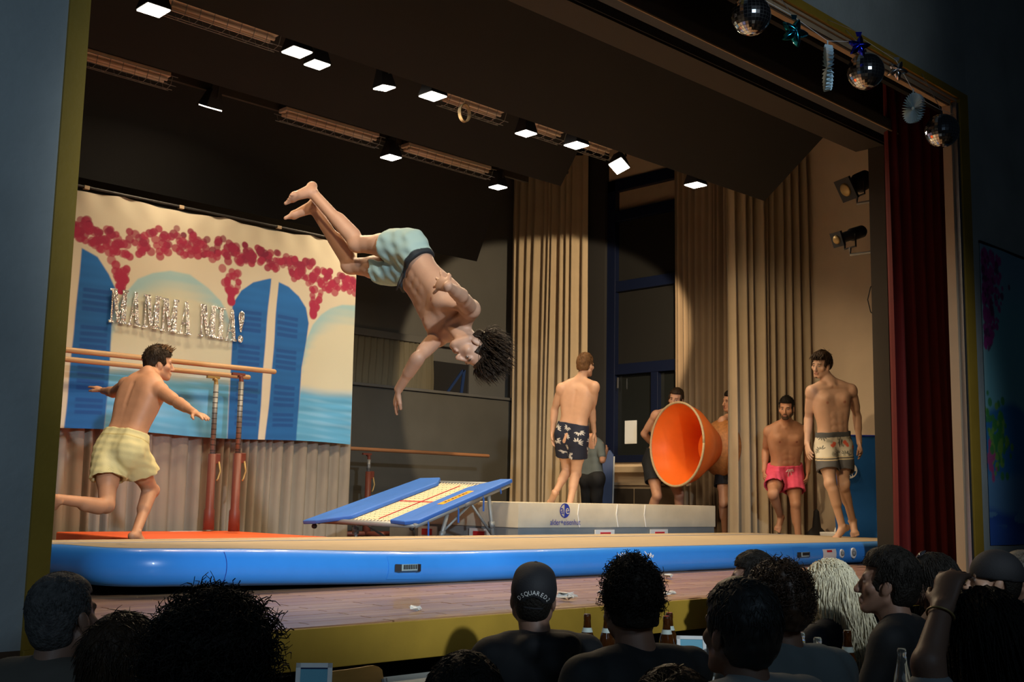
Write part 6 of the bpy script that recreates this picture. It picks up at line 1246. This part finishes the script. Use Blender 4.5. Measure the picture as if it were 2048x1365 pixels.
# ================================================================ SPECTATORS
def sweep(V1, Q1, V2, Q2): return np.concatenate([V1, V2]), np.concatenate([Q1, Q2 + len(V1)])
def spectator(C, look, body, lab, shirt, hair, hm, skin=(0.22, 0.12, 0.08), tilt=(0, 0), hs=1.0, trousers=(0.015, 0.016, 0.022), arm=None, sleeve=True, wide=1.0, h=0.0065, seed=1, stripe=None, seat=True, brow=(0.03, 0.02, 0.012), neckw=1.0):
    C = np.array(C, float); f = unit(np.array(look, float) - C); f = unit(np.array((f[0], f[1], f[2] * 0.5 + tilt[0]))); u = unit(np.array((0, 0, 1.0)) + np.cross(f, (0, 0, 1)) * tilt[1]); u = unit(u - f * (u @ f)); r = np.cross(f, u)
    bf = unit(np.array((body[0] - C[0], body[1] - C[1], 0))); br = np.cross(bf, (0, 0, 1.0)); Z_ = np.array((0, 0, 1.0))
    N = C - Z_ * 0.150 - bf * 0.045; P = np.array((N[0], N[1], 0)) - bf * 0.05 + Z_ * max(N[2] - 0.54, FZ + 0.40)
    S = {1: N + br * 0.195 * wide - Z_ * 0.045, -1: N - br * 0.195 * wide - Z_ * 0.045}; E, W = {}, {}
    for e in (1, -1): E[e] = S[e] - Z_ * 0.27 + bf * 0.10 + br * e * 0.05; W[e] = E[e] + bf * 0.22 - br * e * 0.10 + Z_ * 0.03
    if arm: e, ep, wp_ = arm; E[e] = np.array(ep, float); W[e] = np.array(wp_, float)
    fd = Field(); fd.cap(N - Z_ * 0.03, C - u * 0.055 * hs - f * 0.02 * hs, 0.060 * neckw, 0.055 * neckw, 0.025); fd.cap(N + bf * 0.03, C - u * 0.075 * hs + f * 0.02, 0.034, 0.032, 0.02)
    fd.cap(N - Z_ * 0.05 - br * 0.09, N - Z_ * 0.05 + br * 0.09, 0.055, None, 0.03); add_head(fd, C, u, f, r, hs); V, Q = fd.mesh(h)
    fd = Field()
    for e in (1, -1):
        fd.cap(S[e], E[e], 0.044, 0.037, 0.02); fd.cap(E[e], W[e], 0.036, 0.025, 0.015); add_hand(fd, W[e], W[e] + unit(W[e] - E[e]) * 0.17, Z_ * 0.9 + br * e * 0.3, e, 0.97, 0.55)
    V2, Q2 = fd.mesh(0.010); V, Q = sweep(V, Q, V2, Q2)
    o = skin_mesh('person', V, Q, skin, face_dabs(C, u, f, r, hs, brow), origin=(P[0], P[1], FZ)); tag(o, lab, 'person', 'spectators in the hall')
    fd = Field(); L_ = N[2] - P[2]
    for t, w_, r_ in ((0.0, 0.10, 0.115), (0.2, 0.10, 0.118), (0.4, 0.10, 0.115), (0.6, 0.108, 0.116), (0.78, 0.115, 0.110), (0.90, 0.105, 0.085)): c = P + (N - P) * t; fd.cap(c - br * w_ * wide, c + br * w_ * wide, r_, None, 0.04)
    for e in (1, -1):
        fd.cap(N - Z_ * 0.005 + br * e * 0.03, S[e], 0.052, 0.058, 0.035); fd.ell(S[e] - Z_ * 0.02, (br, bf, Z_), (0.068, 0.070, 0.072), 0.03)
        el = S[e] + (E[e] - S[e]) * (1.0 if sleeve else 0.62); fd.cap(S[e], el, 0.062, 0.054, 0.03)
        if sleeve: fd.cap(E[e], W[e], 0.052, 0.040, 0.03)
    fd.cap(N - Z_ * 0.02, N + Z_ * 0.028 - bf * 0.004, 0.072 * neckw, 0.066 * neckw, 0.02, None, [(N + Z_ * 0.030, Z_ * 0.95 - bf * 0.3)])
    if hair == 'hood': fd.cap(N - bf * 0.085 + br * 0.075 - Z_ * 0.01, N - bf * 0.085 - br * 0.075 - Z_ * 0.01, 0.050, None, 0.03); fd.cap(N - bf * 0.11 - Z_ * 0.07, N - bf * 0.10 - Z_ * 0.02, 0.055, 0.05, 0.03)
    V, Q = fd.mesh(0.010, folds(seed * 3 + 1, 0.006, 24)); Cc = np.ones((len(V), 3)) * np.array(shirt)
    if stripe is not None: Cc = paint(Cc, smooth(-0.1, 0.1, np.sin(V[:, 2] * 320)), stripe)
    cloth('shirt', V, Q, Cc, o)
    fd = Field()
    for e in (1, -1):
        H = P + br * e * 0.10 + Z_ * 0.02; K = H + bf * 0.42 + br * e * 0.03; A = np.array((K[0], K[1], FZ + 0.09)) - bf * 0.05; fd.cap(H, K, 0.088, 0.064, 0.03); fd.cap(K, A, 0.062, 0.045, 0.03); fd.cap(A - Z_ * 0.045, A - Z_ * 0.055 + bf * 0.16, 0.036, 0.032, 0.03)
    fd.cap(P - br * 0.08, P + br * 0.08, 0.115, None, 0.03); V, Q = fd.mesh(0.016); cloth('trousers', V, Q, np.ones((len(V), 3)) * np.array(trousers), o)
    if seat: chair(P[0] - bf[0] * 0.02, P[1] - bf[1] * 0.02, math.atan2(bf[1], bf[0]), 'wooden hall chair of the ' + ' '.join(lab.replace(',', '').split()[:9]), zs=P[2] - 0.115, zb=P[2] + 0.26)
    return o, C, u, f, r, hs, N, bf, br
def scalp(C, u, f, r, hs, lo=-0.35, back=0.0, ex=(0.078, 0.098, 0.092)):
    def g(rg):
        while True:
            v = rg.normal(size=3); v /= np.linalg.norm(v)
            if v[2] < lo or (v[1] > 0.35 and v[2] < 0.55) or (v[1] > back - 0.2 and v[2] < 0.0): continue
            return C + (r * v[0] * ex[0] + f * (v[1] * ex[1] - 0.012) + u * (v[2] * ex[2] + 0.035)) * hs, r * v[0] + f * v[1] + u * v[2]
    return g
TGT = (5.0, 6.0, 1.3)
def short_hair(S, hm, top=0.016, side=0.010, n=1100, L=(0.02, 0.045), seed=3, lean=0.2, nape=-0.075, amp=0.003, out=0.16, rad=0.0026):
    o, C, u, f, r, hs = S[:6]; hair_cap(C, u, f, r, hs, top, side, 0.060, nape, folds(seed, amp, 130), 0.006, None, hm, o)
    locks(C, u, f, r, hs, n, L, rad, seed, hm, o, crown(-0.62), out, 0.35, lean, 0.35, 4, ex=(0.074 + side, 0.096 + side, 0.088 + top))
def curly_hair(S, hm, vol=0.03, n=1500, seed=3, L=(0.02, 0.05), curl=0.008, nape=-0.07, side=None, lo=-0.45, rad=0.0026):
    o, C, u, f, r, hs = S[:6]; sd = vol * 0.7 if side is None else side; hair_cap(C, u, f, r, hs, vol, sd, 0.060, nape, folds(seed, 0.010, 70), 0.007, None, hm, o)
    locks(C, u, f, r, hs, n, L, rad, seed, hm, o, crown(lo), 1.1, 0.1, 0.1, 0.5, 8, curl, 10.0, ex=(0.070 + sd, 0.091 + sd, 0.084 + vol), taper=0.5)
# --- left group
S = spectator((1.454, 3.346, 0.124), (6.0, 5.6, 0.7), (4.0, 5.0), 'greying man at the far left seen from behind, face turned right', (0.075, 0.065, 0.052), 'short', None, (0.22, 0.12, 0.08), hs=1.04, wide=1.12, seed=1, tilt=(0.0, -0.05))
short_hair(S, HAIR_G, 0.004, 0.004, 1100, (0.008, 0.018), 5, -0.1, -0.085, 0.002)
S = spectator((1.354, 2.751, 0.059), (5.2, 5.6, 0.8), (3.0, 5.5), 'dark haired person in ribbed grey top, between two men at lower left', (0.10, 0.105, 0.105), 'short', None, seed=2)
short_hair(S, HAIR_B, 0.014, 0.014, 1100, (0.03, 0.07), 6, 0.3, -0.10)
S = spectator((1.288, 2.198, 0.107), (5.5, 5.2, 0.7), (3.2, 5.5), 'person with big frizzy dark hair and glasses at lower left', (0.03, 0.03, 0.035), 'curly', None, seed=3)
curly_hair(S, HAIR_K, 0.045, 1500, 7, (0.02, 0.065), 0.010, -0.12, 0.045, -0.7, 0.0026)
o, C, u, f, r, hs = S[:6]
b = MB()
for e in (-1, 1):
    b.tube([C + (r * (0.034 * e + 0.024 * math.cos(a)) + f * 0.108 + u * (0.0 + 0.019 * math.sin(a))) * hs for a in np.linspace(0, 2 * PI, 17)], 0.0016, 5); b.tube([C + (r * 0.060 * e + f * 0.106 + u * 0.008) * hs, C + (r * 0.082 * e + f * 0.0 + u * 0.004) * hs], 0.0018, 5)
b.tube([C + (r * -0.010 + f * 0.112) * hs, C + (r * 0.010 + f * 0.112) * hs], 0.0016, 5); b.build('glasses', M['rubber'], o)
# --- centre: capped head
S = spectator((3.099, 3.056, 0.127), (6.15, 6.1, 0.9), (4.6, 8.0), 'person in black cap and dark hoodie seen from behind', (0.008, 0.0085, 0.010), 'hood', None, (0.22, 0.12, 0.08), hs=0.98, tilt=(0.0, 0.06), seed=4)
o, C, u, f, r, hs = S[:6]; capm = mat('black_twill', (0.010, 0.010, 0.012), 0.75, bump=0.15, bscale=200)
hair_cap(C, u, f, r, hs, 0.0, 0.003, 0.05, -0.07, None, 0.007, None, HAIR_K, o)
fd = Field(); A = (r, f, u); cc = C + (u * 0.036 - f * 0.012) * hs; RA = np.array((0.087, 0.108, 0.094)) * hs; fd.ell(cc, A, RA, 0.01); fd.ell(cc + u * 0.05 * hs + f * 0.03 * hs, A, np.array((0.070, 0.066, 0.046)) * hs, 0.03)
def clipc(Pp): Lc = (Pp - C) @ np.array(A).T / hs; return np.maximum(0.012 - 0.10 * np.clip(-Lc[:, 1], 0, 1) * 0.0 - Lc[:, 2] - 0.016, 0.034 - np.sqrt(Lc[:, 0] ** 2 + (Lc[:, 2] + 0.012) ** 2) - 0.2 * (Lc[:, 1] > -0.03)) * hs
V, Q = fd.mesh(0.0055, None, clipc); cp = link('cap', V, Q, capm, o, True)
MB().lathe([(0.008, 0), (0.009, 0.003), (0.004, 0.006)], cc + (u * 0.098 + f * 0.016) * hs, u, 12).build('cap_button', capm, cp, True)
MB().grid(np.array([[C + (r * x + f * (0.085 + dy + 0.02 * (1 - (x / 0.07) ** 2)) + u * (0.005 - 0.012 * (x / 0.07) ** 2 - 0.15 * dy)) * hs for x in np.linspace(-0.07, 0.07, 9)] for dy in np.linspace(0, 0.06, 4)])).build('cap_brim', capm, cp, True)
def on_cap(x, z, off=0.0015): y = -math.sqrt(max(0.02, 1 - (x / RA[0]) ** 2 - (z / RA[2]) ** 2)) * RA[1]; p = cc + r * x + f * y + u * z; n = unit(r * x / RA[0] ** 2 + f * y / RA[1] ** 2 + u * z / RA[2] ** 2); return p + n * off, n
b = MB(); b.tube([on_cap(x, -0.040 - 0.010, 0.002)[0] for x in np.linspace(-0.034, 0.034, 9)], 0.0075, 6); b.build('cap_strap', capm, cp, True)
for k, chh in enumerate('DSQUARED2'):
    a = math.radians(140 - 100 * k / 8); p, n = on_cap(0.060 * math.cos(a), -0.062 + 0.060 * math.sin(a)); tx = unit(r * math.sin(a) - u * math.cos(a)); tx = unit(tx - n * (tx @ n)); ty = np.cross(n, tx)
    V, F = text_geo(chh, 0.0225); x0_ = (V[:, 0].min() + V[:, 0].max()) / 2; link('cap_letter', [p + tx * (q[0] - x0_) * 0.92 + ty * q[1] for q in V], F, M['white'], cp)
# --- centre: curly head, broad shoulders
S = spectator((2.940, 2.455, 0.149), (5.4, 6.0, 0.9), (3.9, 8.0), 'man with curly dark hair and broad grey shoulders in the centre', (0.013, 0.0145, 0.016), 'curly', None, (0.22, 0.12, 0.08), hs=1.02, wide=1.14, seed=5, neckw=1.1)
curly_hair(S, HAIR_K, 0.034, 900, 9, (0.02, 0.045), 0.009, -0.045, 0.012, -0.2)
S = spectator((1.759, 1.944, 0.008), TGT, (3.6, 6.0), 'dark rounded head rising from the bottom edge left of the centre', (0.012, 0.010, 0.010), 'short', None, (0.35, 0.2, 0.13), seed=6)
short_hair(S, HAIR_K, 0.025, 0.016, 1100, (0.02, 0.04), 10, 0.2, -0.10)
S = spectator((1.886, 1.466, 0.028), TGT, (3.6, 6.0), 'reddish brown head at the bottom edge in front of the broad shouldered man', (0.014, 0.010, 0.009), 'short', None, (0.35, 0.2, 0.13), seed=7)
short_hair(S, HAIR_B, 0.016, 0.014, 1100, (0.02, 0.05), 11, 0.2, -0.10)
# --- right of centre
S = spectator((2.646, 1.832, 0.150), (4.0, 7.0, 1.0), (3.4, 7.0), 'man with thick dark grey hair and pale grey shirt', (0.21, 0.23, 0.23), 'short', None, (0.22, 0.12, 0.08), hs=1.03, wide=1.05, seed=8)
short_hair(S, mat('iron_grey_hair', (0.018, 0.017, 0.016), 0.5, noise=0.3, nscale=60), 0.018, 0.014, 1100, (0.015, 0.04), 12, 0.1, -0.09)
S = spectator((3.167, 2.051, 0.171), (4.6, 7.0, 1.0), (4.0, 7.0), 'man with brown curls and grey blue shirt beside the thick haired man', (0.15, 0.18, 0.185), 'curly', None, (0.22, 0.12, 0.08), wide=1.08, seed=9)
curly_hair(S, mat('brown_curls', (0.034, 0.017, 0.008), 0.5, noise=0.3, nscale=60), 0.020, 700, 13, (0.015, 0.04), 0.008, -0.055, 0.012)
S = spectator((4.678, 3.167, 0.125), (3.2, 5.4, 0.9), (4.4, 6.0), 'dark haired man with raised fringe behind the brown curls', (0.012, 0.012, 0.014), 'short', None, (0.22, 0.12, 0.08), seed=10)
short_hair(S, HAIR_K, 0.026, 0.010, 1100, (0.02, 0.05), 14, 0.7, -0.06)
# long blonde hair
S = spectator((4.623, 2.732, 0.115), (4.6, 7.0, 1.0), (4.4, 7.0), 'woman with very long wavy blonde grey hair and navy jacket', (0.010, 0.016, 0.032), 'long', None, (0.44, 0.27, 0.19), seed=11)
o, C, u, f, r, hs, N, bf, br = S
hair_cap(C, u, f, r, hs, 0.012, 0.014, 0.060, -0.12, folds(31, 0.006, 60), 0.0065, None, HAIR_W, o, sideburn=-0.3)
locks(C, u, f, r, hs, 2200, (0.32, 0.56), 0.0038, 17, HAIR_W, o, lambda v: ~((v[:, 1] > 0.25) & (v[:, 2] < 0.55)) & (v[:, 2] > -0.3), 0.12, 5.0, -0.2, 0.25, 12, 0.011, 15.0, ex=(0.086, 0.108, 0.099), name='long_hair', taper=0.6, back=2.2)
# profile boy
S = spectator((4.191, 2.221, 0.194), (3.0, 4.9, 0.75), (3.4, 5.0), 'young man in dark shirt facing left, in profile at right', (0.009, 0.011, 0.013), 'short', None, (0.22, 0.12, 0.08), wide=1.02, seed=12, sleeve=True)
short_hair(S, HAIR_K, 0.024, 0.014, 1100, (0.02, 0.045), 18, 0.5, -0.075)
# woman with sunglasses on her head
S = spectator((5.337, 2.598, 0.140), (4.0, 5.6, 0.7), (4.6, 5.5), 'dark haired woman with sunglasses pushed up on her head', (0.035, 0.010, 0.012), 'long', None, (0.22, 0.12, 0.08), seed=13)
o, C, u, f, r, hs, N, bf, br = S
hair_cap(C, u, f, r, hs, 0.012, 0.012, 0.060, -0.12, folds(41, 0.005, 60), 0.007, None, HAIR_K, o, sideburn=-0.2)
locks(C, u, f, r, hs, 900, (0.18, 0.32), 0.0035, 19, HAIR_K, o, lambda v: ~((v[:, 1] > 0.25) & (v[:, 2] < 0.55)) & (v[:, 2] > -0.3), 0.1, 4.0, -0.2, 0.2, 8, 0.004, 9.0, ex=(0.086, 0.108, 0.10), name='long_hair', back=1.5)
sg = mat('dark_lens', (0.02, 0.02, 0.025), 0.08, spec=0.9)
for e in (-1, 1): MB().lathe([(0.026, 0), (0.025, 0.004), (0.010, 0.010)], C + (r * 0.036 * e + f * 0.055 + u * 0.122) * hs, unit(f * 0.7 + u * 0.8 + r * 0.25 * e), 16).build('sunglass_lens', sg, o, True)
MB().tube([C + (r * x + f * 0.06 + u * 0.128) * hs for x in (-0.012, 0.012)], 0.003, 5).build('sunglass_bridge', M['rubber'], o)
# capped man, profile left
S = spectator((4.991, 2.152, 0.178), (3.6, 4.3, 0.6), (4.0, 4.6), 'man in a dark peaked cap facing left at the right edge', (0.012, 0.012, 0.014), 'cap', None, (0.50, 0.29, 0.19), seed=14)
o, C, u, f, r, hs = S[:6]; hair_cap(C, u, f, r, hs, 0.0, 0.004, 0.05, -0.08, None, 0.007, None, HAIR_K, o)
fd = Field(); A2 = (r, f, u); cc = C + (u * 0.036 - f * 0.012) * hs; fd.ell(cc, A2, np.array((0.090, 0.112, 0.104)) * hs, 0.01)
V, Q = fd.mesh(0.0065, None, lambda Pp: (0.012 - (Pp - C) @ u / hs) * hs); cp = link('cap', V, Q, capm, o, True)
MB().grid(np.array([[C + (r * x + f * (0.085 + dy + 0.025 * (1 - (x / 0.075) ** 2)) + u * (0.022 - 0.012 * (x / 0.075) ** 2 - 0.15 * dy)) * hs for x in np.linspace(-0.075, 0.075, 9)] for dy in np.linspace(0, 0.075, 4)])).build('cap_brim', capm, cp, True)
S = spectator((6.051, 2.468, 0.144), (4.4, 6.0, 1.0), (4.6, 6.0), 'grey brown head cut by the right edge, behind the peaked cap', (0.02, 0.02, 0.02), 'short', None, seed=15)
short_hair(S, mat('ash_hair', (0.10, 0.085, 0.065), 0.55, noise=0.3, nscale=60), 0.014, 0.012, 1100, (0.015, 0.03), 20, 0.1)
# near right woman, hand to her face
ep, wq = np.array((2.565, 1.264, 0.135)), np.array((2.673, 1.278, 0.253))
S = spectator((2.763, 1.223, 0.162), (3.9, 4.2, 0.5), (3.6, 4.2), 'woman with long dark hair and white sleeve leaning on her hand, lower right', (0.22, 0.24, 0.25), 'long', None, (0.22, 0.12, 0.08), seed=16, arm=(-1, ep, wq), sleeve=False)
o, C, u, f, r, hs, N, bf, br = S
hair_cap(C, u, f, r, hs, 0.016, 0.018, 0.060, -0.14, folds(51, 0.006, 50), 0.0065, None, HAIR_K, o, sideburn=-0.3)
locks(C, u, f, r, hs, 1500, (0.30, 0.48), 0.004, 23, HAIR_K, o, lambda v: ~((v[:, 1] > 0.25) & (v[:, 2] < 0.55)) & (v[:, 2] > -0.3), 0.1, 4.0, -0.2, 0.2, 9, 0.005, 8.0, ex=(0.092, 0.114, 0.104), name='long_hair', back=1.5)
b = MB(); d_ = unit(wq - ep); x_, y_, _ = frame_of(d_); b.tube([wq - d_ * 0.02 + (x_ * math.cos(a) + y_ * math.sin(a)) * 0.031 for a in np.linspace(0, 2 * PI, 21)], 0.003, 5); b.build('bracelet', M['brass'], o, True)
S = spectator((2.045, 0.963, 0.018), (3.9, 4.2, 0.5), (3.6, 4.2), 'person in grey striped top at the bottom edge, lower right corner', (0.13, 0.13, 0.13), 'short', None, seed=17, stripe=(0.02, 0.02, 0.022), seat=True)
short_hair(S, HAIR_K, 0.014, 0.012, 1100, (0.015, 0.03), 22, 0.1)
